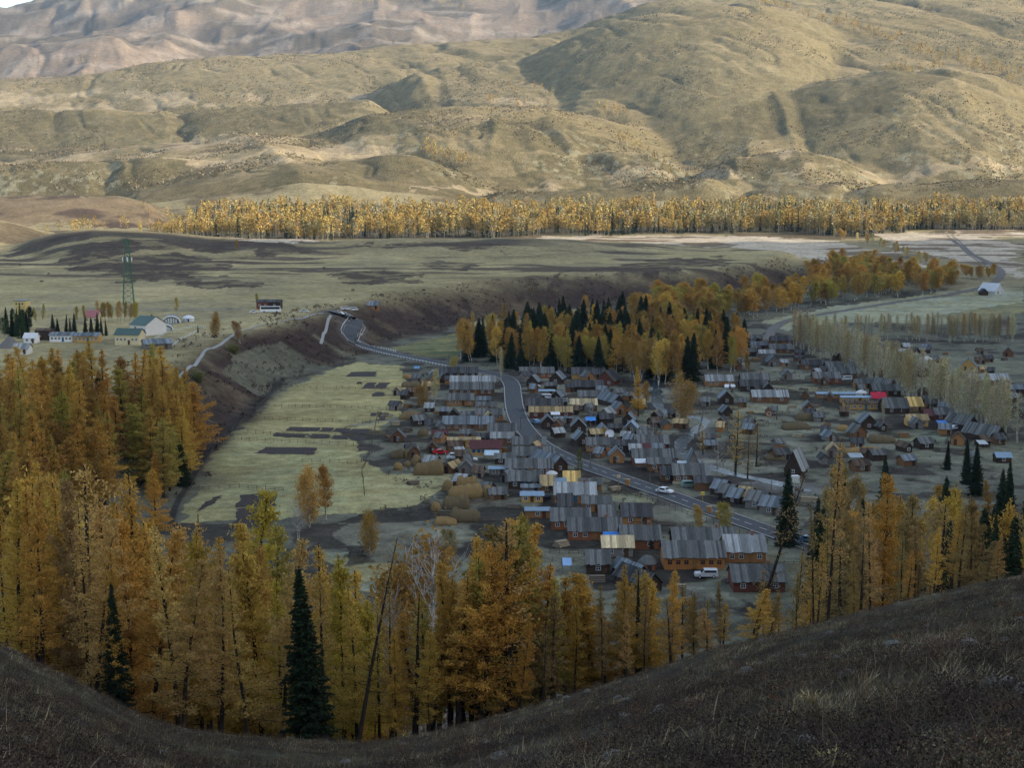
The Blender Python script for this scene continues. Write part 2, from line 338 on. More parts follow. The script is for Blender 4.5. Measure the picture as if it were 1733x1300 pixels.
def paint_valley(X, Y, Z):
    n1 = fbm(X / 55., Y / 55., 4, 101); n2 = fbm(X / 12., Y / 12., 4, 103); n3 = fbm(X / 130., Y / 45., 4, 105); n4 = fbm(X / 4., Y / 4., 3, 107)
    bd = bank_d(X, Y)
    c = np.tile(np.array([.150, .150, .112]), (len(X), 1))
    c = lerp(c, (.062, .055, .046), sstep(.47, .58, n2) * .9)
    c = lerp(c, (.22, .225, .15), sstep(.54, .70, n1) * .7)
    # meadows
    for P, a in FIELDS:
        W = px_poly(P); jx = (fbm(X / 9., Y / 9., 2, 109) - .5) * 7; jy = (fbm(X / 9., Y / 9., 2, 110) - .5) * 7
        m = inpoly(X + jx, Y + jy, W)
        a = np.array(a)
        k = (.82 + .36 * n3)[:, None] * np.ones(3)
        c = np.where(m[:, None], lerp(lerp(a[None, :] * k, (.30, .27, .12), sstep(.45, .6, fbm(X / 70., (Y - .18 * X) / 5.5, 3, 149)) * .55), (.36, .28, .12), sstep(.5, .7, n2) * .35), c)
    # upper terrace and its scrubby banks
    on = sstep(14, 32, bd)
    tc = np.tile(np.array([.335, .285, .145]), (len(X), 1))
    tc = lerp(tc, (.43, .36, .19), sstep(.45, .65, n3) * .8)
    tc = lerp(tc, (.25, .22, .13), sstep(.5, .68, n1) * .6)
    st = fbm(X / 110. + Y / 700., Y / 26., 4, 113)
    tc = lerp(tc, (.085, .066, .052), sstep(.53, .60, st) * sstep(960, 1100, Y) * .9)
    c = lerp(c, (0, 0, 0), on) + tc * on[:, None]
    bank = sstep(-10, 4, bd) * (1 - sstep(24, 44 + 26 * sstep(780, 950, Y), bd)) * sstep(330, 400, Y) * (1 - sstep(1230, 1400, Y))
    bc = np.tile(np.array([.056, .040, .032]), (len(X), 1)); bc = lerp(bc, (.13, .105, .066), sstep(.52, .68, n2) * .6); bc = lerp(bc, (.12, .085, .05), sstep(.55, .7, n1) * .5)
    gr = sstep(.47, .62, fbm(X / 35., Y / 35., 3, 117)) * (Y < 720) * (bd < 22)
    bc = lerp(bc, (.17, .17, .115), gr * .7)
    c = c * (1 - bank[:, None]) + bc * bank[:, None]
    # dark hill behind the tower, with scrub in its folds
    az = X / Y
    a = LOW[0].z(az, Y); hill = sstep(-2, 5, a - (17 + .01 * np.maximum(Y - 700, 0))) * (Y < 1560) * (1 - sstep(-20, 150, X + (n1 - .5) * 120))
    hc = np.tile(np.array([.28, .235, .125]), (len(X), 1))
    hc = lerp(hc, (.085, .072, .052), sstep(.42, .53, fbm(X / 150. - Y / 200., Y / 70., 4, 119)) * .95)
    hc = lerp(hc, (.29, .25, .14), sstep(1400, 1460, Y) * .6)
    c = c * (1 - hill[:, None]) + hc * hill[:, None]
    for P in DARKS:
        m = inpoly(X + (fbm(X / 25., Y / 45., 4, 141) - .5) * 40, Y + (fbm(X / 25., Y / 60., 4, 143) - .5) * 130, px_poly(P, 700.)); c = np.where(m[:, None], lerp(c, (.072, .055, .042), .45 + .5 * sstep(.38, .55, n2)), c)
    # beyond: meadow, woodland floor, rising steppe
    bey = sstep(1430, 1520, Y) + sstep(1100, 1200, Y) * (bd < 8); bey = np.clip(bey, 0, 1)
    b2 = np.tile(np.array([.27, .235, .135]), (len(X), 1)); b2 = lerp(b2, (.12, .095, .06), sstep(.5, .62, fbm(X / 90., Y / 40., 4, 121)) * .9)
    c = c * (1 - bey[:, None]) + b2 * bey[:, None]
    W = px_poly([(-60,333),(0,333),(200,335),(255,346),(300,372),(320,392),(240,386),(120,381),(60,376),(-60,366)], 1100.); m = inpoly(X + (n1 - .5) * 40, Y + (n2 - .5) * 60, W)
    c = np.where(m[:, None], lerp(np.tile(np.array([.20, .155, .095]), (len(X), 1)), (.085, .062, .048), sstep(.45, .6, fbm(X / 60., Y / 60., 4, 133)) * .85), c)
    for P in PALE:
        W = px_poly(P)
        m = inpoly(X + (n1 - .5) * 50, Y + (n2 - .5) * 50, W) & (Y > 1100)
        pc = np.tile(np.array([.47, .41, .31]), (len(X), 1)); pc = lerp(pc, (.17, .13, .085), sstep(.57, .63, fbm(X / 70., Y / 22., 4, 123)) * .95)
        c = np.where(m[:, None], pc, c)
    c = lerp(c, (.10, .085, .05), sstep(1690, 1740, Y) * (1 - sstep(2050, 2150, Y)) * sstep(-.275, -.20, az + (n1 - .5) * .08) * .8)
    # verges, river bed, stream, yard mud
    d = poly_dist(X, Y, RIVER[::3]); c = lerp(c, (.17, .165, .15), (1 - sstep(3, 8 + 6 * n2, d)) * .9)
    d = poly_dist(X, Y, STREAM[::2]); c = lerp(c, (.035, .034, .033), (1 - sstep(.6, 1.2 + 5 * sstep(.4, .7, n2), d)) * .85)
    d = poly_dist(X, Y, ROAD[::4]); c = lerp(c, (.115, .105, .095), (1 - sstep(4.5, 7 + 4 * n2, d)) * .7 * (Y < 900))
    d = poly_dist(X, Y, LANE[::4]); c = lerp(c, (.14, .13, .12), (1 - sstep(2.2, 5, d)) * (Y < 1400))
    v = inpoly(X + (n1 - .5) * 60, Y + (n2 - .5) * 60, VILLAGE) & (Y < 1000)
    mud = v * sstep(.43, .53, fbm(X / 18., Y / 18., 4, 127)) * .85
    c = lerp(c, (.042, .036, .031), mud)
    c = lerp(c, (.30, .30, .215), v * sstep(.56, .64, fbm(X / 14., Y / 14., 3, 131)) * .5)
    return c * (.86 + .28 * n4)[:, None]
VILLAGE = px_poly([(640,700),(760,600),(880,630),(1260,640),(1300,560),(1380,580),(1733,760),(1733,800),(1400,820),(1300,1050),(900,1000),(560,960),(560,880),(700,850),(640,790)])
def paint_hill(X, Y, Z):
    n1 = fbm(X / 9., Y / 9., 4, 201); n2 = fbm(X / 2.2, Y / 2.2, 4, 203); n3 = fbm(X / 26., Y / 26., 3, 205)
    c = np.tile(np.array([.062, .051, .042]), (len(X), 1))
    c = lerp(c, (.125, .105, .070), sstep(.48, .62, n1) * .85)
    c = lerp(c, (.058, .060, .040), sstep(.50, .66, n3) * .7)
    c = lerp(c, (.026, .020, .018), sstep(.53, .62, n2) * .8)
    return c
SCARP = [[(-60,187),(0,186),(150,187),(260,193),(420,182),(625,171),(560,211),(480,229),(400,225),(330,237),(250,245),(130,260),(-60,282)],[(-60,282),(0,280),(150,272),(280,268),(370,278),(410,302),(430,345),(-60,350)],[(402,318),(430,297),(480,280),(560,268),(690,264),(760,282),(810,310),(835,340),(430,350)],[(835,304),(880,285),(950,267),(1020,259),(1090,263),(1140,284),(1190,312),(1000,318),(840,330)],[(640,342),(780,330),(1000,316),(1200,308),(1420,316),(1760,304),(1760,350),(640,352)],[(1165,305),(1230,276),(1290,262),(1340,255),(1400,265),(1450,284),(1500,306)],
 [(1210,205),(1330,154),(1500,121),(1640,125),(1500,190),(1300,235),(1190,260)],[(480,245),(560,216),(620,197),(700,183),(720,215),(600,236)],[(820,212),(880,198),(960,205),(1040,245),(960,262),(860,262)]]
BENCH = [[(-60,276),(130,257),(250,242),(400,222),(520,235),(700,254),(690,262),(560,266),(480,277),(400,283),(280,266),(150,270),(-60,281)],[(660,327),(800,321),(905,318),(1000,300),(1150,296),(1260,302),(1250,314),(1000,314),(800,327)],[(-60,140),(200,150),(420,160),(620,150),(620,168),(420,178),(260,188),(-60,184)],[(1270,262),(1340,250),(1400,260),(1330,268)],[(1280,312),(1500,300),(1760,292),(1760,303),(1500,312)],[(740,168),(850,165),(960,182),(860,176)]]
def paint_mountain(X, Y, Z, slope, curv):
    n1 = fbm(X / 420., Y / 420., 4, 301); n2 = fbm(X / 80., Y / 80., 4, 303); n3 = fbm(X / 22., Y / 22., 4, 305); n4 = fbm(X / 170., Y / 60., 4, 307)
    c = np.tile(np.array([.295, .243, .135]), (len(X), 1))
    c = lerp(c, (.245, .20, .105), sstep(.42, .60, n1) * .7)
    c = lerp(c, (.36, .295, .185), sstep(.54, .68, n2) * .5)
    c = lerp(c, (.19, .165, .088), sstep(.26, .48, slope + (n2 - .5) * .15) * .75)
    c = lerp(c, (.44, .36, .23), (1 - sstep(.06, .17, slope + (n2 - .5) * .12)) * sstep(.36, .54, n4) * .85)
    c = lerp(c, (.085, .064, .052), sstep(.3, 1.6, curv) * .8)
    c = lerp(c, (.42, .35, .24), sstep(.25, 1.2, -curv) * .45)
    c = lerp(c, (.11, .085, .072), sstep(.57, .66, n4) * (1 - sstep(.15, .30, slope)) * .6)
    if len(X) > 20000:
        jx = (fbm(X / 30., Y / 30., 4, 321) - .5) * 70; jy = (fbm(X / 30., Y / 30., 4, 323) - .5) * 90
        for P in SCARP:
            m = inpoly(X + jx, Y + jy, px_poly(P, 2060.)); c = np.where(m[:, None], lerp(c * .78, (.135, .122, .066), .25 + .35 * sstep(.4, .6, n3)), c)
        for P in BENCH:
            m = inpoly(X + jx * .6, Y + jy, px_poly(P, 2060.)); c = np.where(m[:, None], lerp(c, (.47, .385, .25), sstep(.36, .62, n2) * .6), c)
    rock = sstep(.26, .40, slope) * sstep(.47, .60, fbm(X / 150., Y / 150., 3, 309)) * sstep(.55, .62, fbm(X / 11., Y / 15., 3, 311)) * (1 - sstep(2650, 2900, Y) * .7)
    c = lerp(c, (.36, .35, .24), rock * .5)
    far = sstep(4600, 5400, Y)
    fc = np.tile(np.array([.25, .20, .15]), (len(X), 1)); fc = lerp(fc, (.12, .105, .08), sstep(.46, .60, n1) * .8); fc = lerp(fc, (.36, .31, .25), sstep(.52, .66, n4) * .6)
    return c * (1 - far[:, None]) + fc * far[:, None]
def grid_mesh(name, X, Y, Z, col, mat, keep=None):
    nr, nc = X.shape
    V = np.stack([X, Y, Z], -1).reshape(-1, 3)
    i = np.arange(nr * nc).reshape(nr, nc)
    F = np.stack([i[:-1, :-1], i[:-1, 1:], i[1:, 1:], i[1:, :-1]], -1).reshape(-1, 4)
    return np_mesh(name, V, F, mat, col)
def np_mesh(name, V, F, mat=None, col=None, smooth=True, tint=None):
    me = bpy.data.meshes.new(name); k = F.shape[1]
    me.vertices.add(len(V)); me.vertices.foreach_set("co", np.ascontiguousarray(V, dtype=np.float32).ravel())
    me.loops.add(F.size); me.loops.foreach_set("vertex_index", np.ascontiguousarray(F, dtype=np.int32).ravel())
    me.polygons.add(len(F)); me.polygons.foreach_set("loop_start", np.arange(0, F.size, k, dtype=np.int32)); me.polygons.foreach_set("loop_total", np.full(len(F), k, dtype=np.int32))
    if smooth: me.polygons.foreach_set("use_smooth", np.ones(len(F), dtype=bool))
    if col is not None:
        a = me.attributes.new("albedo", 'FLOAT_COLOR', 'POINT'); a.data.foreach_set("color", np.concatenate([np.clip(col, 0, 1), np.ones((len(col), 1))], 1).astype(np.float32).ravel())
    if tint is not None:
        a = me.attributes.new("tint", 'FLOAT', 'POINT'); a.data.foreach_set("value", np.asarray(tint, np.float32))
    me.update(calc_edges=True)
    if mat: me.materials.append(mat)
    return me
def link(name, me, parent=None, **props):
    o = bpy.data.objects.new(name, me); COL.objects.link(o)
    if parent is not None: o.parent = parent
    for k, v in props.items():
        if k == 'color': o.color = (*v, 1)
        else: o[k] = v
    return o
# the hillside under the camera, the valley and the mountains share one height field
iH = int(np.searchsorted(GR, 262)); iV = int(np.searchsorted(GR, 2200))
def sl_(a, b): return GX[a:b], GY[a:b], GZ[a:b]
X, Y, Z = sl_(0, iH + 1)
hw = sstep(-2.5, .2, hill_z(X.ravel(), Y.ravel()) - Z.ravel())[:, None]
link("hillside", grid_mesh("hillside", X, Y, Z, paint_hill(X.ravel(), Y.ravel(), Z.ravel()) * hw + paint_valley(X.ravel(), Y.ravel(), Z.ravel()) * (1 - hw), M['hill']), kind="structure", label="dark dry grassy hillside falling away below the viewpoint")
X, Y, Z = sl_(iH, iV + 1)
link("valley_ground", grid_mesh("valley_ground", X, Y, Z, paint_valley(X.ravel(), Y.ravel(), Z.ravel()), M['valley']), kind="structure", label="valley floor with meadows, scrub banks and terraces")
X, Y, Z = sl_(iV, len(GR))
gy = np.gradient(Z, axis=0) / np.maximum(np.gradient(Y, axis=0), 1e-6); gx = np.gradient(Z, axis=1) / np.maximum(np.gradient(X, axis=1), 1e-6)
slp = np.sqrt(gx ** 2 + gy ** 2)
def blur(A, k):
    w = np.ones(k) / k
    for ax in (0, 1):
        A = np.apply_along_axis(lambda v: np.convolve(np.pad(v, k // 2, mode='edge'), w, 'valid'), ax, A)
    return A
cv = (blur(Z, 9) - Z) / 4.0
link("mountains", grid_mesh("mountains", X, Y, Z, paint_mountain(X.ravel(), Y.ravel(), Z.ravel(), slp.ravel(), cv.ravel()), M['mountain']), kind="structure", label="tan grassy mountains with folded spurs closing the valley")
# the mountain on the near side of the valley, right of and behind the viewpoint: it keeps the low sun off the village
xs = np.linspace(130, 4600, 100); ys = np.linspace(-2600, 1500, 90)
X, Y = np.meshgrid(xs, ys)
west = .66 * .92 * (X - (.45 * np.maximum(Y, 0) + 140))
ax_, ay_, bx_, by_ = 2022., 786., 2892., 530.
dn = ((X - ax_) * (ay_ - by_) + (Y - ay_) * (bx_ - ax_)) / math.hypot(bx_ - ax_, by_ - ay_)
Z = np.minimum(west, 935 - 1.7 * np.maximum(dn, 0)); Z = np.minimum(Z, 950)
Z = Z + (fbm(X / 300., Y / 300., 4, 401) - .5) * 26 - 4; Z = np.maximum(Z, -20)
link("near_mountain", grid_mesh("near_mountain", X, Y, Z, paint_mountain(X.ravel(), Y.ravel(), Z.ravel(), np.full(X.size, .4), np.zeros(X.size)), M['mountain']), kind="structure", label="grassy mountain beside the viewpoint shading the valley")
# ------------------------------------------------------------------ trees: meshes made once per kind, copied as objects
def leaf_mat(name, var=.27, trans=.42):
    m, t, p = newmat(name)
    oi = N(t, "ShaderNodeObjectInfo"); g = N(t, "ShaderNodeNewGeometry")
    v = ramp(t, g.outputs["Random Per Island"], 0, 1, 1 - var, 1 + var)
    c = mixc(t, 1.0, oi.outputs["Color"], v, 'MULTIPLY')
    p.inputs["Roughness"].default_value = .85; p.inputs["Specular IOR Level"].default_value = .1
    t.links.new(c, p.inputs["Base Color"])
    tr = N(t, "ShaderNodeBsdfTranslucent"); t.links.new(c, tr.inputs[0])
    mx = N(t, "ShaderNodeMixShader"); mx.inputs[0].default_value = trans
    t.links.new(p.outputs[0], mx.inputs[1]); t.links.new(tr.outputs[0], mx.inputs[2])
    t.links.new(mx.outputs[0], t.nodes["Material Output"].inputs[0])
    return m
M['leaf'] = leaf_mat("autumn_needles"); M['spruce'] = leaf_mat("spruce_needles", .4, .1)
def bark_mat(name, a, b, sc):
    m, t, p = newmat(name); co = N(t, "ShaderNodeTexCoord"); mp = N(t, "ShaderNodeMapping"); mp.inputs["Scale"].default_value = sc
    t.links.new(co.outputs["Object"], mp.inputs[0]); n = noise(t, 1.0, 5, .6, mp.outputs[0])
    t.links.new(mixc(t, ramp(t, n.outputs[0], .42, .6), a, b), p.inputs["Base Color"])
    bump(t, p, n.outputs[0], .5, .05)
    return m
M['bark'] = bark_mat("dark_larch_bark", (.055, .04, .03), (.02, .015, .012), (6, 6, 1.2))
M['birchbark'] = bark_mat("white_birch_bark", (.62, .58, .50), (.09, .075, .06), (1.5, 1.5, 2.2))
M['palebark'] = bark_mat("pale_poplar_bark", (.46, .45, .35), (.20, .19, .14), (2, 2, .8))
M['twig'] = bark_mat("grey_brown_twigs", (.20, .15, .11), (.10, .075, .06), (3, 3, 3))
M['whitetwig'] = bark_mat("bare_white_twigs", (.50, .47, .42), (.28, .25, .22), (3, 3, 3))
class TB:                                                # tubes and leaf quads gathered into one mesh
    def __init__(s, seed): s.V = []; s.F = []; s.n = 0; s.r = np.random.default_rng(seed)
    def tube(s, pts, rad, k=5):
        pts = np.asarray(pts, float); rad = np.asarray(rad, float); n = len(pts)
        d = np.gradient(pts, axis=0); d /= np.linalg.norm(d, axis=1)[:, None] + 1e-9
        ref = np.where(np.abs(d[:, 2:3]) > .9, [[1., 0, 0]], [[0, 0, 1.]])
        u = np.cross(d, ref); u /= np.linalg.norm(u, axis=1)[:, None] + 1e-9; w = np.cross(d, u)
        a = np.arange(k) * 2 * math.pi / k
        P = pts[:, None] + rad[:, None, None] * (np.cos(a)[None, :, None] * u[:, None] + np.sin(a)[None, :, None] * w[:, None])
        i = np.arange(n * k).reshape(n, k) + s.n; j = np.roll(i, -1, 1)
        s.F.append(np.stack([i[:-1], j[:-1], j[1:], i[1:]], -1).reshape(-1, 4)); s.V.append(P.reshape(-1, 3)); s.n += n * k
    def leaves(s, C, L, W, up=.3, D=None):
        C = np.asarray(C, float); n = len(C)
        a = s.r.normal(size=(n, 3)); a[:, 2] += up
        if D is not None: a = a * .7 + D
        a /= np.linalg.norm(a, axis=1)[:, None]
        b = np.cross(a, s.r.normal(size=(n, 3))); b /= np.linalg.norm(b, axis=1)[:, None] + 1e-9
        l = (L * s.r.uniform(.6, 1.3, n))[:, None] * .5; w = (W * s.r.uniform(.6, 1.3, n))[:, None] * .5
        P = np.stack([C - a * l - b * w * .6, C - a * l * .2 + b * w, C + a * l, C - b * w], 1)
        i = np.arange(n * 4).reshape(n, 4) + s.n
        s.F.append(i); s.V.append(P.reshape(-1, 3)); s.n += n * 4
    def mesh(s, name, mat): return np_mesh(name, np.concatenate(s.V), np.concatenate(s.F), mat, smooth=False)
def bent(p0, d, L, n, r, up=0.0, wob=.06):
    d = np.array(d, float); d /= np.linalg.norm(d); P = [np.array(p0, float)]
    for i in range(n):
        d = d + np.array([r.normal() * wob, r.normal() * wob, up / n + r.normal() * wob * .4]); d /= np.linalg.norm(d); P.append(P[-1] + d * L / n)
    return np.array(P)
def larch(seed, Hh=20., Rm=3.3, nb=105, dens=48, low=.10, lean=.0, leafL=.33, power=.8, gap=.25, tr=1.0):
    t = TB(seed); c = TB(seed + 1); r = t.r
    P = bent((0, 0, -1.5), (lean + r.normal() * .02, r.normal() * .03, 1), Hh + 1.5, 12, r, 0, .022)
    P[:, 2] *= (Hh + 0) / P[-1, 2] if P[-1, 2] > 0 else 1
    rad = np.interp(np.arange(13), [0, 1, 12], [.30, .26, .035]) * Hh / 20 * tr
    t.tube(P, rad, 8)
    hz_ = np.sort(r.uniform(low, .985, nb) ** .9); ga = r.uniform(0, 6)
    side = r.uniform(.75, 1.25, 8)
    for i, f in enumerate(hz_):
        base = np.array([np.interp(f * Hh, P[:, 2], P[:, k]) for k in range(3)])
        a = ga + i * 2.399 + r.normal() * .3
        prof = min(1, (1 - f) ** power * 1.12 + .05) * (1 if f > low + .15 else .55 + 3 * (f - low))
        L = Rm * prof * r.uniform(.5, 1.15) * side[int(a / .785) % 8]
        if r.random() < .12: L *= 1.25
        el = -.15 + .75 * f + r.normal() * .12
        B = bent(base, (math.cos(a) * math.cos(el), math.sin(a) * math.cos(el), math.sin(el)), L, 5, r, .30, .07)
        t.tube(B, np.linspace(.055 * (1.25 - f), .012, 6) * Hh / 20, 3)
        if r.random() < gap * (1.2 - f): continue
        m = max(6, int(L * dens * (1.0 + .35 * f)))
        s_ = r.uniform(.15, 1.04, m) * 5; k = np.clip(s_.astype(int), 0, 4); q = (s_ - k)[:, None]
        C = B[k] * (1 - q) + B[k + 1] * q
        spread = .16 + .12 * L * (1 - s_ / 5.6)
        C = C + r.normal(size=(m, 3)) * spread[:, None] * np.array([1, 1, .75]); C[:, 2] -= .04
        c.leaves(C, leafL, leafL * .42, .5)
    m = int(8 * dens / 10); zt = r.uniform(.86, 1.01, m) * Hh
    C = np.stack([np.interp(zt, P[:, 2], P[:, 0]), np.interp(zt, P[:, 2], P[:, 1]), zt], 1) + r.normal(size=(m, 3)) * .13
    c.leaves(C, leafL * .9, leafL * .4, .8)
    return t.mesh("trunk", M['bark']), c.mesh("crown", M['leaf']), Hh
def spruce(seed, Hh=18., Rm=2.9, tiers=52, leaf=.40):
    t = TB(seed); c = TB(seed + 1); r = t.r
    t.tube(bent((0, 0, -1), (0, 0, 1), Hh + 1, 8, r, 0, .008), np.linspace(.26, .02, 9), 7)
    for i in range(tiers):
        f = .03 + .965 * (i / tiers) ** .93; L0 = Rm * ((1 - f) ** .85 + .03) * r.uniform(.82, 1.12); nb = int(9 - 4 * f)
        for j in range(nb):
            a = j * 6.283 / nb + i * 1.1 + r.normal() * .2; L = L0 * r.uniform(.75, 1.12)
            el = -.28 + .55 * f ** 2
            B = bent((0, 0, f * Hh), (math.cos(a) * math.cos(el), math.sin(a) * math.cos(el), math.sin(el)), L, 4, r, .18, .03)
            t.tube(B, np.linspace(.03, .008, 5), 3)
            m = max(5, int(L * 34)); s_ = r.uniform(.1, 1.02, m) * 4; k = np.clip(s_.astype(int), 0, 3); q = (s_ - k)[:, None]
            C = B[k] * (1 - q) + B[k + 1] * q
            lat = np.array([-math.sin(a), math.cos(a), 0.]); wd_ = (.08 + .20 * L * (1 - s_ / 4.4))
            C = C + lat * (r.normal(size=m) * wd_)[:, None]; C[:, 2] -= np.abs(r.normal(size=m)) * .09
            D = np.array([math.cos(a), math.sin(a), -.35])[None] + lat[None] * r.normal(size=m)[:, None] * .7
            c.leaves(C, leaf, leaf * .42, 0, D * 1.6)
    c.leaves(np.array([[0, 0, z] for z in np.linspace(.93, 1.0, 14) * Hh]) + r.normal(size=(14, 3)) * .05, .35, .12, 1.5)
    return t.mesh("trunk", M['bark']), c.mesh("crown", M['spruce']), Hh
def birch(seed, Hh=16., Rm=2.7, nl=26, nleaf=5200, leaf=.34, stems=1, low=.22, mat='birchbark', upr=1.1, twigs=0, lm='leaf'):
    t = TB(seed); c = TB(seed + 1); r = t.r; ends = []
    for s in range(stems):
        off = np.array([r.normal() * .5, r.normal() * .5, 0]) * (stems > 1)
        P = bent(off + (0, 0, -1), (r.normal() * .05 + off[0] * .12, r.normal() * .05 + off[1] * .12, 1), Hh * (1 if s == 0 else r.uniform(.7, .95)), 9, r, 0, .05)
        t.tube(P, np.linspace(.22, .03, 10) * (1 if stems == 1 else .75), 6)
        top = P[-1, 2]
        for i in range(nl):
            f = low + (1 - low) * (i + r.random()) / nl * .97
            b = np.array([np.interp(f * top, P[:, 2], P[:, k]) for k in range(3)])
            a = i * 2.4 + r.normal() * .4; g = (f - low) / (1 - low)
            L = Rm * (math.sin(math.pi * min(1, g * .80 + .22)) ** .7) * r.uniform(.7, 1.25) * 1.25
            B = bent(b, (math.cos(a), math.sin(a), upr + .5 * g), L, 5, r, -.25 if lm == 'leaf' else .4, .09)
            t.tube(B, np.linspace(.06 * (1.2 - f), .012, 6), 4); ends.append(B)
            for q in range(twigs):
                k = r.integers(1, 6); T = bent(B[k], (math.cos(a + r.normal() * .9), math.sin(a + r.normal() * .9), upr + r.normal() * .4), L * r.uniform(.25, .6), 3, r, 0, .15)
                c.tube(T, np.linspace(.022, .008, 4), 3)
    if nleaf:
        n = nleaf // len(ends)
        for B in ends:
            s_ = r.uniform(.25, 1.0, n) * 5; k = np.clip(s_.astype(int), 0, 4); q = (s_ - k)[:, None]
            C = B[k] * (1 - q) + B[k + 1] * q + r.normal(size=(n, 3)) * np.array([.42, .42, .5]) * (.5 + .11 * Rm)
            C[:, 2] -= np.abs(r.normal(size=n)) * .25
            c.leaves(C, leaf, leaf * .6, -.3)
    return t.mesh("trunk", M[mat]), c.mesh("crown", M[lm] if nleaf else M['whitetwig' if mat == 'birchbark' else 'palebark']), Hh
def poplar(seed, Hh=17., Rm=1.25, nleaf=1500):
    t = TB(seed); c = TB(seed + 1); r = t.r
    P = bent((0, 0, -1), (r.normal() * .02, r.normal() * .02, 1), Hh + 1, 9, r, 0, .02); t.tube(P, np.linspace(.24, .03, 10), 6)
    for i in range(64):
        f = .16 + .8 * i / 64; b = np.array([np.interp(f * Hh, P[:, 2], P[:, k]) for k in range(3)])
        a = i * 2.4 + r.normal() * .4; L = (Hh * (1 - f) * .55 + .8) * r.uniform(.4, .9); L = min(L, 3.6)
        B = bent(b, (math.cos(a) * .55, math.sin(a) * .55, 1.2), L, 4, r, .5, .07); t.tube(B, np.linspace(.035, .010, 5), 3)
        for q in range(5):
            k = r.integers(1, 5); T = bent(B[k], (r.normal() * .5, r.normal() * .5, 1.1), r.uniform(.5, 1.3), 2, r, 0, .1); t.tube(T, np.linspace(.016, .007, 3), 3)
        n = nleaf // 64; s_ = r.uniform(.2, 1, n) * 4; k = np.clip(s_.astype(int), 0, 3); q = (s_ - k)[:, None]
        c.leaves(B[k] * (1 - q) + B[k + 1] * q + r.normal(size=(n, 3)) * .28, .26, .17, 0)
    return t.mesh("trunk", M['palebark']), c.mesh("crown", M['leaf']), Hh
def shrub(seed, Hh=4., Rm=2.6, nleaf=2600):
    t = TB(seed); c = TB(seed + 1); r = t.r
    for i in range(16):
        a = i * 2.4; B = bent((r.normal() * .2, r.normal() * .2, -.4), (math.cos(a) * .7, math.sin(a) * .7, 1.1), Hh * r.uniform(.75, 1.05), 4, r, .2, .1); t.tube(B, np.linspace(.06, .012, 5), 4)
        n = nleaf // 16; s_ = r.uniform(.2, 1, n) * 4; k = np.clip(s_.astype(int), 0, 3); q = (s_ - k)[:, None]
        c.leaves(B[k] * (1 - q) + B[k + 1] * q + r.normal(size=(n, 3)) * .45, .30, .16, .3)
    return t.mesh("trunk", M['twig']), c.mesh("crown", M['leaf']), Hh
KIND = {
 'larch': [larch(11), larch(23, 20, 3.0, 95, 44, .13), larch(37, 20, 3.8, 120, 48, .06), larch(41, 20, 2.7, 90, 42, .16, gap=.35), larch(59, 20, 3.5, 100, 42, .10, power=.62, gap=.3), larch(61, 20, 3.2, 84, 36, .12, power=1.0, gap=.4), larch(67, 20, 3.6, 115, 52, .04, power=.7, gap=.15)],
 'sparse_larch': [larch(71, 20, 3.6, 80, 13, .14, .05, .34, .5, .45, tr=1.5), larch(83, 20, 3.4, 76, 10, .18, .0, .34, .45, .5, tr=1.7), larch(97, 20, 2.6, 80, 16, .14, 0, .36, .7, .4)],
 'leaning_larch': [larch(101, 20, 3.4, 60, 7, .22, .28, .3, .6, .5, tr=1.35)],
 'old_larch': [larch(113, 20, 5.4, 130, 42, .05, .0, .33, .5, .3)],
 'spruce': [spruce(201), spruce(211, 18, 2.3, 48), spruce(223, 18, 3.3, 54)],
 'birch': [birch(301), birch(311, 16, 2.3, 24, 4600), birch(323, 16, 3.1, 30, 5600, stems=2), birch(331, 16, 2.5, 24, 3000)],
 'bare_birch': [birch(401, 15, 2.6, 30, 0, twigs=14), birch(411, 13, 2.2, 26, 0, twigs=12, stems=2)],
 'round_birch': [birch(431, 14, 3.4, 34, 6500, stems=3, low=.08)],
 'poplar': [poplar(501, nleaf=1000), poplar(511, 17, 1.3, 560), poplar(521, 17, 1.2, 1500)],
 'shrub': [shrub(601), shrub(611, 3.4, 2.2, 1900)],
}
TONES = {  # foliage colour: word, albedo
 'gold': ('golden', (.58, .375, .085)), 'amber': ('amber', (.55, .325, .07)), 'rust': ('rust brown', (.41, .245, .06)), 'olive': ('olive yellow', (.43, .345, .08)),
 'dull': ('dull brown', (.33, .235, .09)), 'tan': ('straw brown', (.54, .36, .12)), 'yellow': ('bright yellow', (.58, .43, .075)), 'green': ('dark green', (.026, .043, .021)),
 'fresh': ('mid green', (.05, .09, .03)), 'pale': ('pale grey green', (.60, .52, .28)), 'orange': ('orange', (.39, .235, .065)), 'willow': ('dull green', (.13, .14, .045)), 'bare': ('bare', (.3, .27, .23)),
}
TREES = []                                              # (zone, kind, X, Y, height, tone, extra label)
def add_tree(zone, kind, X, Y, H, tone, what=None, wide=1.0, var=None): TREES.append(dict(zone=zone, kind=kind, X=X, Y=Y, H=H, tone=tone, what=what, wide=wide, var=var))
def by_top(zone, kind, px, ptop, D, tone, what=None, wide=1.0, var=None):
    ax, el = ray(px, ptop); X = float(ax) * D; g = float(hz(X, D)); add_tree(zone, kind, X, D, max(4.0, ZC + float(el) * D - g), tone, what, wide, var)
def by_base(zone, kind, px, py, H, tone, what=None, wide=1.0, var=None):
    p = at1(px, py); add_tree(zone, kind, p[0], p[1], H, tone, what, wide, var)
def pick(w): k = list(w); return k[int(np.searchsorted(np.cumsum([w[i] for i in k]) / sum(w.values()), rng.random()))]
def far_enough(X, Y, zone, d): return all((q['X'] - X) ** 2 + (q['Y'] - Y) ** 2 > d * d for q in TREES if q['zone'] == zone)
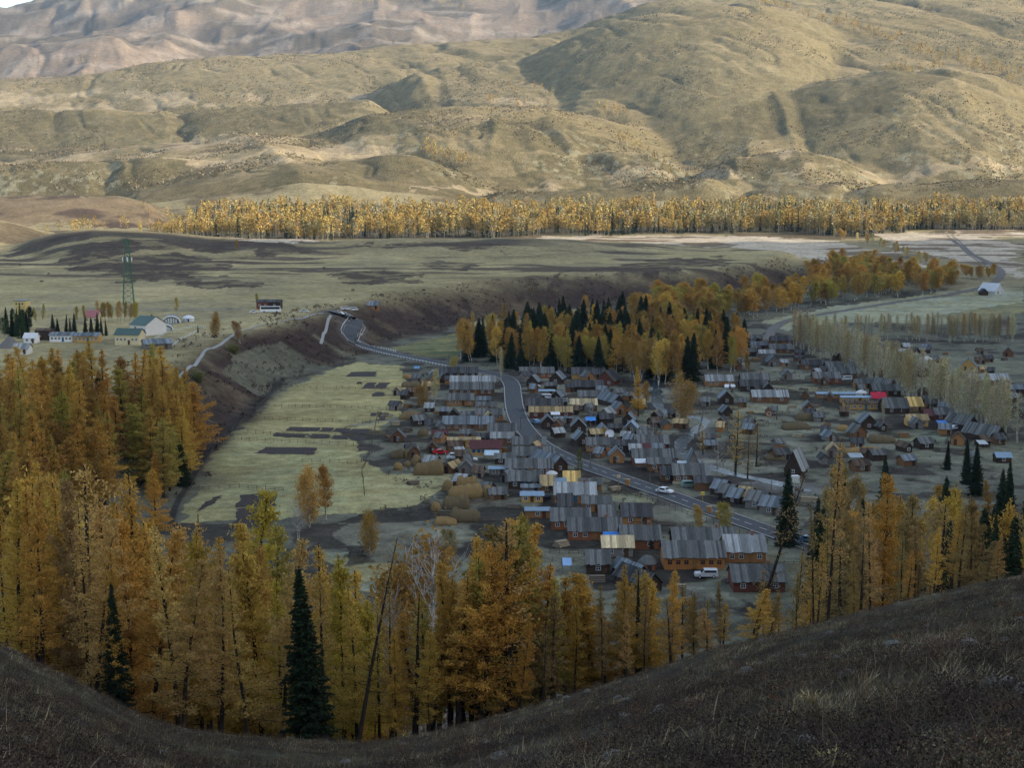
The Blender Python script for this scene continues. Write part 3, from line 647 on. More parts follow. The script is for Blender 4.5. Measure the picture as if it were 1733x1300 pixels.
# -- the near slope: tops follow the outline of the photo, bases stand just below the edge of the hillside
SKY = [(-60,790),(0,800),(60,772),(130,762),(190,775),(235,840),(300,860),(330,880),(375,840),(405,890),(440,885),(500,890),(545,905),(580,925),(620,990),(680,1010),(730,985),(765,945),(800,900),(840,880),(900,890),(930,950),(980,985),(1060,955),(1110,990),(1140,965),(1200,1000),(1260,1000),(1340,985)]
NEAR = [  # px, top, distance, kind, tone, crown width, what
 (830,868,128,'larch','amber',1.05,None),(868,880,126,'larch','gold',.8,None),(795,905,120,'larch','gold',1.0,None),(815,930,116,'old_larch','amber',1.0,'broad old amber larch with many trunks in the middle of the near row'),
 (905,872,146,'larch','olive',.75,'olive yellow larch rising tallest beside the broad amber larch'),(940,975,122,'larch','olive',1.0,None),(760,950,120,'larch','gold',1.0,None),(730,990,119,'larch','amber',1.0,None),
 (975,995,120,'larch','amber',.9,None),(1022,985,117,'larch','dull',.8,None),(1060,955,122,'larch','amber',.9,None),(1092,990,119,'larch','dull',.8,None),(1140,962,120,'larch','gold',.75,None),(1176,1000,118,'larch','dull',.8,None),(1222,985,120,'larch','dull',.8,None),(1200,1015,126,'sparse_larch','olive',.7,None),
 (1276,800,120,'leaning_larch','dull',.8,'leaning dark larch, nearly bare, on the hillside edge'),(1383,850,116,'sparse_larch','dull',.75,'thin dark-trunked larch beside the leaning bare larch'),(1412,735,116,'sparse_larch','tan',.75,'tallest dark-trunked thin larch on the hillside edge'),
 (1585,890,128,'larch','gold',.95,'bright golden larch alone at the right end of the hillside edge'),(1480,845,132,'larch','tan',.95,None),(1505,800,150,'larch','amber',.9,None),(1448,790,150,'larch','dull',.9,None),(1462,880,130,'sparse_larch','dull',.8,None),(1625,880,160,'larch','dull',.8,None),(1540,835,165,'larch','dull',.9,None),(1600,815,190,'larch','gold',.8,None),(1350,965,132,'sparse_larch','dull',.8,None),(1320,1000,126,'sparse_larch','amber',.8,None),(1530,900,138,'sparse_larch','dull',1.0,None),(1450,930,142,'larch','tan',.8,None),(1555,940,150,'larch','dull',.8,None),
 (20,812,128,'larch','gold',1.0,None),(58,835,122,'larch','amber',1.0,None),(100,800,136,'larch','gold',1.0,None),(150,885,120,'larch','tan',1.0,None),(190,930,118,'larch','amber',.9,None),(215,850,140,'larch','gold',1.0,None),(245,905,128,'larch','amber',1.0,None),(292,885,118,'larch','tan',1.05,None),(330,895,124,'larch','gold',.9,None),(262,790,330,'larch','amber',1.2,None),(300,640,430,'larch','gold',1.2,'golden larch standing tallest at the edge of the purple bank'),(367,934,114,'larch','tan',1.0,None),(375,828,158,'larch','yellow',.9,'bright yellow larch standing above its row beside the dark plot'),
 (300,945,110,'larch','tan',1.15,None),(436,878,138,'larch','gold',.95,None),(470,910,124,'larch','tan',.9,None),(410,960,112,'larch','tan',.95,None),
 (520,955,113,'spruce','green',1.25,'tall dark green spruce standing among the golden larches of the near row'),(548,915,136,'larch','gold',1.0,None),(577,935,128,'larch','yellow',.9,None),(600,990,118,'larch','gold',.9,None),(640,1000,122,'sparse_larch','gold',.8,None),(595,905,112,'leaning_larch','dull',.6,'dark broken larch trunk behind the tall spruce'),(660,1010,116,'sparse_larch','dull',.9,None),(700,1005,118,'sparse_larch','amber',1.0,None),(668,1060,114,'larch','amber',.9,None),
 (192,985,118,'spruce','green',.85,'narrow dark spruce hidden between larches at the foot of the near slope'),(725,1060,114,'larch','gold',1.0,None),(880,1040,114,'larch','amber',.95,None),(920,1060,114,'sparse_larch','dull',.8,None),
 (720,870,175,'bare_birch','bare',.9,'bare white birch above the amber larches'),(690,945,150,'bare_birch','bare',.5,'small bare white birch with a thin stem'),(712,872,215,'round_birch','rust',1.0,'rusty round birch behind the bare white birch'),
 (1335,920,190,'sparse_larch','dull',.7,None),(1295,960,128,'larch','dull',.8,None),
]
for px, pt, D, kd, tn, wd_, wh in NEAR: by_top('near', kd, px, pt, D, tn, wh, wd_)
skx, sky_ = np.array(SKY, float).T
n = 0
for px in np.arange(700, 1345, 9.5):
    px += rng.uniform(-7, 7); D = rng.uniform(116, 128); pt = np.interp(px, skx, sky_) + rng.uniform(-14, 60)
    if far_enough(float(ray(px, pt)[0]) * D, D, 'near', 1.6): by_top('near', 'larch' if rng.random() < .85 else 'sparse_larch', px, pt, D, pick({'gold': 3, 'amber': 3, 'tan': 2, 'dull': 2, 'olive': 1}), None, rng.uniform(1.2, 1.75))
for _ in range(6000):
    px = rng.uniform(-40, 1120); D = rng.uniform(117, 185) if px < 640 else rng.uniform(114, 132)
    pt = np.interp(px, skx, sky_) + rng.uniform(0, 100) + (185 - D) * (.5 if px < 640 else .3) + (40 if 480 < px < 560 else 0)
    ax, el = ray(px, pt); X = float(ax) * D
    if not far_enough(X, D, 'near', 2.7): continue
    if 495 < px < 545 and D < 122: continue
    by_top('near', 'larch' if rng.random() < .9 else 'sparse_larch', px, pt, D, pick({'gold': 4, 'amber': 3, 'tan': 3, 'olive': 1.4, 'yellow': .8, 'dull': 1}), None, rng.uniform(.75, 1.05)); n += 1
    if n > 74: break
for px in np.arange(1360, 1720, 11.0):
    px += rng.uniform(-5, 5); D = rng.uniform(128, 165); pt = np.interp(px, [1360, 1440, 1500, 1620, 1720], [930, 840, 850, 850, 830]) + rng.uniform(-10, 90)
    if far_enough(float(ray(px, pt)[0]) * D, D, 'near', 2.2): by_top('near', 'larch' if rng.random() < .75 else 'spruce' if px > 1600 else 'sparse_larch', px, pt, D, 'dull', None, rng.uniform(1.0, 1.4)); q_ = TREES[-1]; q_['tone'] = 'green' if q_['kind'] == 'spruce' else pick({'gold': 2, 'dull': 3, 'amber': 2, 'tan': 1})
# -- the wood on the left bank
LEFTW = [(-20,730),(30,700),(120,690),(240,690),(300,705),(332,720),(335,790),(325,830),(262,848),(240,800),(205,770),(190,830),(160,900),(60,960),(-20,960)]
n = 0
for _ in range(20000):
    px, py = rng.uniform(-20, 335), 685 + 270 * rng.random() ** 1.1
    if not inpoly(np.array([px]), np.array([py]), LEFTW)[0]: continue
    p = at1(px, py)
    if not far_enough(p[0], p[1], 'left', 4.0): continue
    k = pick({'larch': 9, 'spruce': .35})
    add_tree('left', k, p[0], p[1], rng.uniform(17, 23.5) if k == 'larch' else rng.uniform(11, 15), 'green' if k == 'spruce' else pick({'amber': 4, 'rust': 2.0, 'gold': 3, 'olive': 1.6}), None, rng.uniform(1.35, 1.75)); n += 1
    if n > 128: break
for px, py, H, tn in [(262,842,13,'amber'),(305,800,17,'amber'),(322,770,15,'rust'),(300,690,15,'gold'),(318,735,14,'amber'),(245,775,14,'rust')]: by_base('left', 'larch', px, py, H, tn)
# -- the mixed wood beside the village, and the birches running on under the terrace
WOOD = [(768,612),(900,630),(975,632),(1090,655),(1160,650),(1240,632),(1268,628),(1262,590),(1180,565),(1060,552),(930,560),(820,590)]
n = 0
for _ in range(20000):
    px, py = rng.uniform(765, 1270), rng.uniform(550, 656)
    if not inpoly(np.array([px]), np.array([py]), WOOD)[0]: continue
    p = at1(px, py)
    if not far_enough(p[0], p[1], 'wood', 3.4): continue
    front = py > 612 or px < 850
    k = pick({'birch': 4, 'larch': 1.6, 'spruce': 2.4} if front else ({'birch': 1.6, 'larch': .8, 'spruce': 5.0} if 840 < px < 1090 else {'birch': 3, 'spruce': 1.3}))
    add_tree('wood', k, p[0], p[1], rng.uniform(17, 23), 'green' if k == 'spruce' else pick({'orange': 3, 'rust': 1.6, 'amber': 3, 'gold': 1.5, 'olive': 1.4}), None, rng.uniform(1.25, 1.6) if k == 'spruce' else rng.uniform(.9, 1.2)); n += 1
    if n > 255: break
BAND = [(1055,560),(1150,556),(1245,546),(1330,530),(1420,512),(1600,497),(1612,484),(1560,474),(1450,458),(1392,455),(1370,490),(1250,510),(1180,515),(1070,530)]
n = 0
for _ in range(20000):
    px, py = rng.uniform(1050, 1615), rng.uniform(450, 562)
    if not inpoly(np.array([px]), np.array([py]), BAND)[0]: continue
    p = at1(px, py)
    if not far_enough(p[0], p[1], 'band', 5.4): continue
    add_tree('band', 'birch', p[0], p[1], rng.uniform(17, 23), pick({'amber': 3, 'rust': 2.4, 'olive': 2, 'gold': 2}), None, rng.uniform(1.4, 1.9)); n += 1
    if n > 165: break
for px, py, H, tn, kd, wh in [
 (1080,705,19,'amber','larch','tall amber larch on the river bank above the stream bend'),(1160,718,20,'orange','round_birch','big orange birch clump beside the stream'),(1095,690,11,'rust','birch','small rust birch beside the amber riverbank larch'),
 (1145,650,20,'orange','birch','tall orange birch at the front of the mixed wood'),(712,692,12,'orange','round_birch','round orange tree among the sheds by the meadow'),(735,685,15,'pale','birch','pale thin birch behind the round orange tree'),(848,645,15,'pale','poplar','pale tree standing at the road bend'),(765,636,10,'olive','birch','olive tree behind the topmost roofs'),
 (1105,748,9,'bare','bare_birch','bare white birch in the yard below the satellite dish'),(1215,800,12,'bare','bare_birch','bare white birch by the road below the river'),(1245,800,19,'tan','sparse_larch','thin straw brown larch standing on the river flat'),(1280,790,14,'dull','sparse_larch','thin dull larch behind the straw brown one'),(1265,810,13,'dull','sparse_larch','dull sparse larch beside the roadside sheds'),(1190,770,10,'tan','sparse_larch','low thin larch beside the stream'),
 (525,890,17,'gold','round_birch','yellow birch clump at the lower corner of the meadow'),(552,880,16,'rust','birch','rust birch beside the yellow birch clump'),(505,915,11,'bare','bare_birch','bare white birch under the yellow birch clump'),
 (628,940,12,'rust','round_birch','round rust-brown birch standing alone on the pale yard'),(770,950,9,'dull','birch','small dull birch behind the bare white birch'),
 (362,572,13,'orange','round_birch','tall orange birch on the plateau edge'),(408,582,12,'orange','birch','orange birch at the bend of the white footpath'),(335,645,5,'willow','shrub','round green willow on the purple bank'),(395,598,5,'willow','shrub','dull green bush below the footpath'),(298,532,10,'olive','birch','thin olive tree at the edge of the plateau field'),(437,520,9,'olive','birch','small olive tree beside the dark red shed'),
 (1187,905,8,'orange','birch','small orange tree beside the road below the white car'),(1230,905,10,'olive','birch','olive sapling beside the road'),(982,806,9,'willow','birch','green leafy tree beside the road bend'),(1495,718,9,'pale','poplar','pale sapling in front of the red roof'),(900,500,7,'rust','birch','lone rust tree on the upper bank'),(402,426,12,'rust','birch','lone rust tree on the dark hill'),
 (1245,630,12,'orange','birch','orange birch at the right end of the mixed wood'),(1265,635,11,'orange','birch','small orange birch at the wood corner by the pole')]:
    by_base('single', kd, px, py, H, tn, wh)
for px in np.linspace(165, 232, 11): by_base('town', 'birch', px + rng.uniform(-2, 2), 545, rng.uniform(10, 12), pick({'olive': 2, 'tan': 2}), None, .8)
for px in (62, 72, 128, 145): by_base('town', 'birch', px, 548, rng.uniform(9, 11), 'olive', None, .8)
for px, py, H in [(90,566,10),(98,566,8),(112,567,10),(119,566,8),(126,568,11),(145,568,9),(155,568,9),(165,567,11),(172,568,9),(180,568,8),(335,563,4)]: by_base('townspruce', 'spruce', px, py, H, 'green')
for i in range(16): by_base('grove', 'spruce' if i % 3 else 'birch', rng.uniform(-5, 58), rng.uniform(560, 578), rng.uniform(10, 14), 'green' if i % 2 else 'fresh')
# -- poplar rows
def row(zone, P, n, jit, H, tones, kind='poplar'):
    W = px_poly(P)[:, :2]; s = np.concatenate([[0], np.cumsum(np.linalg.norm(np.diff(W, axis=0), axis=1))])
    for i in range(n):
        u = (i + rng.uniform(.1, .9)) / n * s[-1]; X = np.interp(u, s, W[:, 0]) + rng.normal() * jit; Y = np.interp(u, s, W[:, 1]) + rng.normal() * jit
        add_tree(zone, kind, X, Y, rng.uniform(*H), pick(tones), None, rng.uniform(1.25, 1.7))
row('poplars', [(1342,588),(1390,602),(1440,622),(1500,655),(1560,678),(1620,705),(1690,735),(1740,752)], 110, 3.2, (16, 21), {'pale': 5, 'tan': 1.2})
row('farpoplars', [(1425,572),(1545,575)], 18, 4.5, (11, 15), {'pale': 3, 'tan': 2})
row('farpoplars', [(1560,576),(1718,578)], 38, 3.5, (13, 17), {'tan': 3, 'amber': 1, 'pale': 2})
row('brush', [(1420,402),(1470,412),(1520,428),(1570,447),(1620,468)], 26, 8, (8, 13), {'pale': 3, 'tan': 2, 'gold': 2}, 'birch')
row('brush', [(1600,470),(1640,472),(1685,468)], 15, 6, (9, 14), {'tan': 2, 'gold': 2, 'amber': 1}, 'birch')
# -- the wood below the hillside at the right
RTOP = [(1380,830),(1440,790),(1500,780),(1560,850),(1620,790),(1700,790),(1760,800)]
n = 0
for _ in range(5000):
    px = rng.uniform(1385, 1765); D = rng.uniform(170, 330)
    pt = np.interp(px, *np.array(RTOP, float).T) + rng.uniform(-20, 60) + (330 - D) * .55
    ax, el = ray(px, pt); X = float(ax) * D
    if not far_enough(X, D, 'right', 4.6): continue
    if px < 1480 and D < 220 : continue
    k = pick({'larch': 5, 'spruce': 2.0 + 2.2 * (px > 1600), 'birch': 1.2, 'bare_birch': .35})
    by_top('right', k, px, pt + (-10 if k == 'spruce' else 0), D, 'green' if k == 'spruce' else 'bare' if k == 'bare_birch' else pick({'amber': 2, 'gold': 2, 'dull': 3, 'rust': 1.5, 'yellow': .5}), None, rng.uniform(.7, 1.0)); n += 1
    if n > 92: break
for px, pt, D in [(1605,745,420),(1640,742,400),(1655,750,385),(1335,790,330),(1385,852,250),(1720,870,200),(1690,905,185),(1650,915,180)]: by_top('right', 'spruce', px, pt, D, 'green')
# -- labels that single each tree out: by tone, kind and its place in its own stand
PLACE = {'near': ('near slope', 12), 'left': ('left bank wood', 40), 'wood': ('mixed village wood', 35), 'band': ('terrace birch belt', 45), 'town': ('plateau buildings', 60), 'townspruce': ('white barracks', 60),
 'grove': ('green grove by the watchtower', 30), 'poplars': ('pale roadside poplar row', 60), 'farpoplars': ('far poplar row', 60), 'brush': ('brush line across the river meadow', 60), 'right': ('shady wood below the hillside', 45)}
GROUPS = {'near': 'trees along the near slope', 'left': 'larches of the left bank wood', 'wood': 'trees of the mixed wood by the village', 'band': 'birches of the belt under the terrace', 'town': 'yellowing trees among the plateau buildings', 'townspruce': 'dark spruces by the white barracks',
 'grove': 'trees of the green grove', 'poplars': 'pale poplars in the roadside row', 'farpoplars': 'poplars of the far row', 'brush': 'trees of the meadow brush line', 'right': 'trees of the shady wood below the hillside', 'single': 'trees standing singly in the valley'}
NAMES = {'larch': 'larch_tree', 'sparse_larch': 'larch_tree', 'leaning_larch': 'larch_tree', 'old_larch': 'larch_tree', 'spruce': 'spruce_tree', 'birch': 'birch_tree', 'bare_birch': 'birch_tree', 'round_birch': 'birch_tree', 'poplar': 'poplar_tree', 'shrub': 'willow_bush'}
WORD = {'larch': 'larch', 'sparse_larch': 'thin larch', 'leaning_larch': 'leaning larch', 'old_larch': 'old larch', 'spruce': 'spruce', 'birch': 'birch', 'bare_birch': 'white-stemmed birch', 'round_birch': 'round birch', 'poplar': 'poplar', 'shrub': 'bush'}
ORD = 'first second third fourth fifth sixth seventh eighth ninth tenth eleventh twelfth thirteenth fourteenth fifteenth sixteenth seventeenth eighteenth nineteenth twentieth'.split()
def ordinal(i):
    if i < 20: return ORD[i]
    tens = ['twenty', 'thirty', 'forty', 'fifty', 'sixty', 'seventy', 'eighty', 'ninety'][(i + 1) // 10 - 2]
    return (tens + '-' + ORD[(i + 1) % 10 - 1]) if (i + 1) % 10 else tens[:-1] + 'ieth'
for z, (place, depth) in PLACE.items():
    T = [q for q in TREES if q['zone'] == z]
    if not T: continue
    y0 = min(q['Y'] for q in T)
    for q in T: q['row'] = int((q['Y'] - y0) / depth)
    for rw in sorted({q['row'] for q in T}):
        for w in {(q['tone'], q['kind']) for q in T if q['row'] == rw}:
            S = sorted([q for q in T if q['row'] == rw and (q['tone'], q['kind']) == w], key=lambda q: q['X'] / q['Y'])
            for i, q in enumerate(S):
                rn = ('front', 'second', 'third', 'fourth', 'fifth', 'sixth', 'seventh', 'eighth', 'ninth', 'tenth')[min(rw, 9)]
                od = '' if len(S) == 1 else (', leftmost' if i == 0 else ', rightmost' if i == len(S) - 1 else ', ' + ordinal(i) + ' from left')
                q['label'] = q['what'] or f"{TONES[q['tone']][0]} {WORD[q['kind']]}{od} in {rn} rank, {place}"
                q['label'] = q['label'].replace('bare white-stemmed', 'bare white-stemmed').replace('dark green spruce', 'dark spruce')
rt = random.Random(5)
for q in TREES:
    var = KIND[q['kind']]; tm, cm, H0 = var[q['var'] if q['var'] is not None else rt.randrange(len(var))]
    root = bpy.data.objects.new(NAMES[q['kind']], None); COL.objects.link(root)
    root.empty_display_size = .5
    z = float(hz(q['X'], q['Y'])); s = q['H'] / H0; w = s * q['wide']
    root.location = (q['X'], q['Y'], z - .1); root.scale = (w, w, s); root.rotation_euler = (0, 0, 0) if q['kind'] == 'leaning_larch' else (rt.gauss(0, .028), rt.gauss(0, .028), rt.uniform(0, 6.28))
    root['label'] = q['what'] or q['label']; root['category'] = WORD[q['kind']].split()[-1] if q['kind'] != 'shrub' else 'bush'; root['group'] = GROUPS[q['zone']]
    c = np.array(TONES[q['tone']][1]) * rt.uniform(.8, 1.2); c = c * np.array([1, rt.uniform(.92, 1.08), rt.uniform(.9, 1.1)])
    link("trunk", tm, root); link("crown", cm, root, color=tuple(c))
print("trees", len(TREES))
# ------------------------------------------------------------------ roads, river, plots: draped sheets
def plain(name, col, rough=.9, var=.15, sc=1.5):
    m, t, p = newmat(name); g = N(t, "ShaderNodeNewGeometry"); n = noise(t, sc, 5, .6, g.outputs["Position"])
    t.links.new(mixc(t, 1.0, col, ramp(t, n.outputs[0], .3, .7, 1 - var, 1 + var), 'MULTIPLY'), p.inputs["Base Color"]); p.inputs["Roughness"].default_value = rough
    return m
M['asphalt'] = plain("asphalt", (.072, .078, .082), .8, .25, .8); M['marking'] = plain("road_paint", (.50, .50, .47), .7, .35, 1.)
M['dirtroad'] = plain("dirt_track", (.15, .14, .125), .95, .25, .5); M['soil'] = plain("dug_soil", (.058, .048, .043), .95, .5, 1.3); M['path'] = plain("pale_path", (.30, .31, .30), .8, .2, 1.)
def water_mat():
    m, t, p = newmat("stream_water"); g = N(t, "ShaderNodeNewGeometry"); n = noise(t, .55, 6, .7, g.outputs["Position"])
    t.links.new(mixc(t, ramp(t, n.outputs[0], .54, .70), (.028, .052, .066), (.42, .50, .55)), p.inputs["Base Color"]); p.inputs["Roughness"].default_value = .25; p.inputs["Specular IOR Level"].default_value = .5
    bump(t, p, n.outputs[0], .7, .15); return m
M['water'] = water_mat()
def dense(P, step):
    P = np.asarray(P, float)[:, :2]; s = np.concatenate([[0], np.cumsum(np.linalg.norm(np.diff(P, axis=0), axis=1))]); n = max(2, int(s[-1] / step) + 1); u = np.linspace(0, s[-1], n)
    return np.stack([np.interp(u, s, P[:, 0]), np.interp(u, s, P[:, 1])], 1), u
def normals2(P):
    d = np.gradient(P, axis=0); d /= np.linalg.norm(d, axis=1)[:, None] + 1e-9; return np.stack([-d[:, 1], d[:, 0]], 1)
def ribbon(name, P, off, width, mat, lift, step=1.2, dash=None, wvar=0., k=9, **props):
    Q, u = dense(P, step); nn = normals2(Q)
    w = width * (1 + wvar * (fbm(u / 9., u * 0, 3, 900) - .5) * 2) if wvar else np.full(len(u), width)
    c = np.linspace(-.5, .5, k)
    V = Q[:, None] + nn[:, None] * (off + c[None, :, None] * w[:, None, None]); z = hz(V[..., 0], V[..., 1])
    if name == 'road': z = np.repeat(z.max(1, keepdims=True), k, 1) * .6 + z * .4
    V = np.concatenate([V, (z + lift)[..., None]], -1); i = np.arange(V.shape[0] * k).reshape(-1, k)
    F = np.stack([i[:-1, :-1], i[:-1, 1:], i[1:, 1:], i[1:, :-1]], -1)
    if dash is not None: F = F[(u[:-1] % dash[0]) < dash[1]]
    return link(name, np_mesh(name, V.reshape(-1, 3), F.reshape(-1, 4), mat), **props)
ST = dict(kind="structure")
ribbon("road", ROAD, 0, 7.6, M['asphalt'], .14, label="grey asphalt road curving through the village", **ST)
for o_ in (-3.45, 3.45): ribbon("road_marking", ROAD, o_, .22, M['marking'], .26, k=2, label="white edge line of the asphalt road", **ST)
ribbon("road_marking", ROAD[-70:], 0, .26, M['marking'], .26, dash=(6., 3.2), k=2, step=.8, label="dashed white centre line of the asphalt road", **ST)
ribbon("dirt_road", LANE, 0, 5.5, M['dirtroad'], .10, step=2.5, label="dark dirt road crossing the pale meadow", **ST)
ribbon("stream", RIVER, 0, 3.8, M['water'], .05, wvar=.5, label="shallow blue stream winding beside the village", **ST)
W_ = smooth_line(px_poly([(1606,398),(1640,428),(1680,455)])[:, :2], 6)
for o_ in (-1.2, 1.6): ribbon("farm_track", W_, o_ * 2, 1.6, M['dirtroad'], .12, step=4, k=3, label="thin rutted track over the pale river meadow", **ST)
BOARD = smooth_line(px_poly([(285,660),(292,648),(318,625),(338,608),(345,597),(362,590),(375,583),(392,570),(410,560),(425,557),(440,551),(480,544),(520,537),(548,531)])[:, :2], 6)
ribbon("footpath", BOARD, 0, 1.3, M['path'], .35, step=1.5, k=3, label="pale boardwalk footpath zigzagging up the purple bank", **ST)
STEPS = smooth_line(px_poly([(543,583),(552,558),(560,534)])[:, :2], 6)
ribbon("footpath", STEPS, 0, 1.4, M['path'], .3, step=1.5, k=3, label="straight pale stairway path up the bank", **ST)
for P in [[(150,330),(170,330),(260,331)]]:
    pass
def patch(name, P, mat, lift, **props):
    W = px_poly(P)[:, :2]; n = 14 if len(P) == 4 else 10
    if len(W) == 4:
        u = np.linspace(0, 1, n)[:, None, None]; v = np.linspace(0, 1, n)[None, :, None]
        G = (W[0] * (1 - u) + W[1] * u) * (1 - v) + (W[3] * (1 - u) + W[2] * u) * v
        G = G + np.stack([fbm(G[..., 0] / 2.5, G[..., 1] / 2.5, 2, 77) - .5, fbm(G[..., 0] / 2.5, G[..., 1] / 2.5, 2, 78) - .5], -1) * 2.2
        V = np.concatenate([G, (hz(G[..., 0], G[..., 1]) + lift)[..., None]], -1).reshape(-1, 3); i = np.arange(n * n).reshape(n, n)
        F = np.stack([i[:-1, :-1], i[1:, :-1], i[1:, 1:], i[:-1, 1:]], -1).reshape(-1, 4)
    return link(name, np_mesh(name, V, F, mat), **props)
for i, (P, lb) in enumerate([
 ([(595,630),(638,629),(634,638),(583,638)],'dark dug plot at the far end of the meadow'),([(621,648),(637,648),(632,658),(613,658)],'first of two small dark plots by the far sheds'),([(640,648),(660,648),(652,658),(634,658)],'second of two small dark plots by the far sheds'),([(633,664),(653,664),(648,671),(630,671)],'tiny dug plot beside a brushwood hedge'),
 ([(628,699),(642,699),(637,705),(625,705)],'small dark plot by the meadow middle'),([(645,699),(658,699),(651,712),(640,712)],'dug plot beside the small dark plot in the meadow middle'),
 ([(488,723),(542,724),(537,731),(484,730)],'longest plot of the upper row of dug plots'),([(544,724),(567,724),(563,732),(539,731)],'second plot of the upper row of dug plots'),([(569,725),(594,726),(590,734),(564,732)],'third plot of the upper row of dug plots'),([(596,726),(628,727),(622,735),(592,734)],'last plot of the upper row of dug plots'),
 ([(466,733),(522,735),(518,742),(462,739)],'longest plot of the lower row of dug plots'),([(526,735),(560,736),(556,743),(522,742)],'second plot of the lower row of dug plots'),([(564,737),(592,738),(588,745),(560,743)],'third plot of the lower row of dug plots'),([(596,739),(622,739),(618,746),(592,745)],'last plot of the lower row of dug plots'),
 ([(452,757),(540,758),(530,770),(432,768)],'wide dark dug plot in the lower meadow'),([(405,838),(468,833),(464,858),(400,860)],'large black dug plot behind the larch tops'),([(400,862),(462,860),(458,892),(396,895)],'black dug plot in front of the large one'),([(345,850),(375,838),(366,850),(330,868)],'thin strip of black soil beside the large plot')]):
    patch("dug_plot", P, M['soil'], .10, label=lb, **ST)
# ------------------------------------------------------------------ village materials
def tinted(name, rough=.85, kind='plank', spec=.15, var=.3):
    m, t, p = newmat(name); oi = N(t, "ShaderNodeObjectInfo"); co = N(t, "ShaderNodeTexCoord"); g = N(t, "ShaderNodeNewGeometry")
    p.inputs["Roughness"].default_value = rough; p.inputs["Specular IOR Level"].default_value = spec
    mp = N(t, "ShaderNodeMapping"); t.links.new(co.outputs["Object"], mp.inputs[0])
    mp.inputs["Scale"].default_value = {'plank': (3.0, .35, .35), 'log': (.35, .35, 5.5), 'smooth': (.5, .5, .5), 'hay': (2.5, 2.5, 5)}[kind]
    n = noise(t, 1.6, 5, .65, mp.outputs[0]); v = ramp(t, n.outputs[0], .3, .7, 1 - var, 1 + var)
    c = mixc(t, 1.0, oi.outputs["Color"], v, 'MULTIPLY')
    if kind == 'plank': c = mixc(t, 1.0, c, ramp(t, g.outputs["Random Per Island"], 0, 1, .50, 1.45), 'MULTIPLY')
    if kind == 'log':
        w = N(t, "ShaderNodeTexWave", bands_direction='Z'); w.inputs["Scale"].default_value = 1.25; w.inputs["Distortion"].default_value = .6; t.links.new(co.outputs["Object"], w.inputs[0])
        c = mixc(t, 1.0, c, ramp(t, w.outputs["Fac"], 0, .5, .45, 1.1), 'MULTIPLY'); bump(t, p, w.outputs["Fac"], .6, .08)
    else: bump(t, p, n.outputs[0], .4, .04 if kind != 'hay' else .25)
    t.links.new(c, p.inputs["Base Color"]); return m
M['plank'] = tinted("weathered_roof_planks", kind='plank'); M['log'] = tinted("log_wall", kind='log'); M['paint'] = tinted("painted_surface", .5, 'smooth', .35, .08); M['hay'] = tinted("hay", .95, 'hay', .05, .4)
M['wood'] = tinted("rough_timber", .9, 'log', .1, .35)
m_, t_, p_ = newmat("window_glass"); p_.inputs["Base Color"].default_value = (.02, .028, .035, 1); p_.inputs["Roughness"].default_value = .12; p_.inputs["Specular IOR Level"].default_value = .5; M['glass'] = m_
class MB:
    def __init__(s): s.v = []; s.f = []
    def box(s, x0, x1, y0, y1, z0, z1):
        n = len(s.v); s.v += [(x, y, z) for z in (z0, z1) for x, y in ((x0, y0), (x1, y0), (x1, y1), (x0, y1))]
        s.f += [tuple(n + i for i in q) for q in ((3, 2, 1, 0), (4, 5, 6, 7), (0, 1, 5, 4), (1, 2, 6, 5), (2, 3, 7, 6), (3, 0, 4, 7))]; return s
    def poly(s, P, ext):                                   # outline P extruded by a vector
        n = len(s.v); k = len(P); s.v += [tuple(p) for p in P] + [tuple(np.add(p, ext)) for p in P]
        s.f += [tuple(range(n + k - 1, n - 1, -1)), tuple(range(n + k, n + 2 * k))] + [(n + i, n + (i + 1) % k, n + k + (i + 1) % k, n + k + i) for i in range(k)]; return s
    def bar(s, a, b, r, k=6, r2=None):
        a = Vector(a); b = Vector(b); d = (b - a).normalized(); u = d.orthogonal().normalized(); w = d.cross(u); n = len(s.v); r2 = r if r2 is None else r2
        for c, q in ((a, r), (b, r2)):
            s.v += [tuple(c + u * math.cos(i * 2 * math.pi / k) * q + w * math.sin(i * 2 * math.pi / k) * q) for i in range(k)]
        s.f += [(n + i, n + (i + 1) % k, n + k + (i + 1) % k, n + k + i) for i in range(k)] + [tuple(range(n + k - 1, n - 1, -1)), tuple(range(n + k, n + 2 * k))]; return s
    def lathe(s, prof, k=16, sx=1., sy=1., jit=0., seed=0):
        n = len(s.v); r = np.random.default_rng(seed)
        for q, (rad, z) in enumerate(prof):
            s.v += [(rad * sx * math.cos(i * 2 * math.pi / k) * (1 + jit * r.normal()), rad * sy * math.sin(i * 2 * math.pi / k) * (1 + jit * r.normal()), z + jit * .5 * r.normal() * (q > 0)) for i in range(k)]
        for q in range(len(prof) - 1):
            s.f += [(n + q * k + i, n + q * k + (i + 1) % k, n + (q + 1) * k + (i + 1) % k, n + (q + 1) * k + i) for i in range(k)]
        s.f.append(tuple(n + (len(prof) - 1) * k + i for i in range(k))); return s
    def mesh(s, name, mat, smooth=False):
        me = bpy.data.meshes.new(name); me.from_pydata(s.v, [], s.f); me.update(); me.materials.append(mat)
        if smooth:
            for p in me.polygons: p.use_smooth = True
        return me
    def build(s, name, mat, parent=None, color=None, smooth=False, **kw):
        o = link(name, s.mesh(name, mat, smooth), parent, **kw)
        if color is not None: o.color = (*color, 1)
        return o
def empty(name, loc, rz=0., label=None, cat=None, group=None):
    o = bpy.data.objects.new(name, None); COL.objects.link(o); o.location = loc; o.rotation_euler = (0, 0, rz); o.empty_display_size = .5
    if label: o['label'] = label
    if cat: o['category'] = cat
    if group: o['group'] = group
    return o
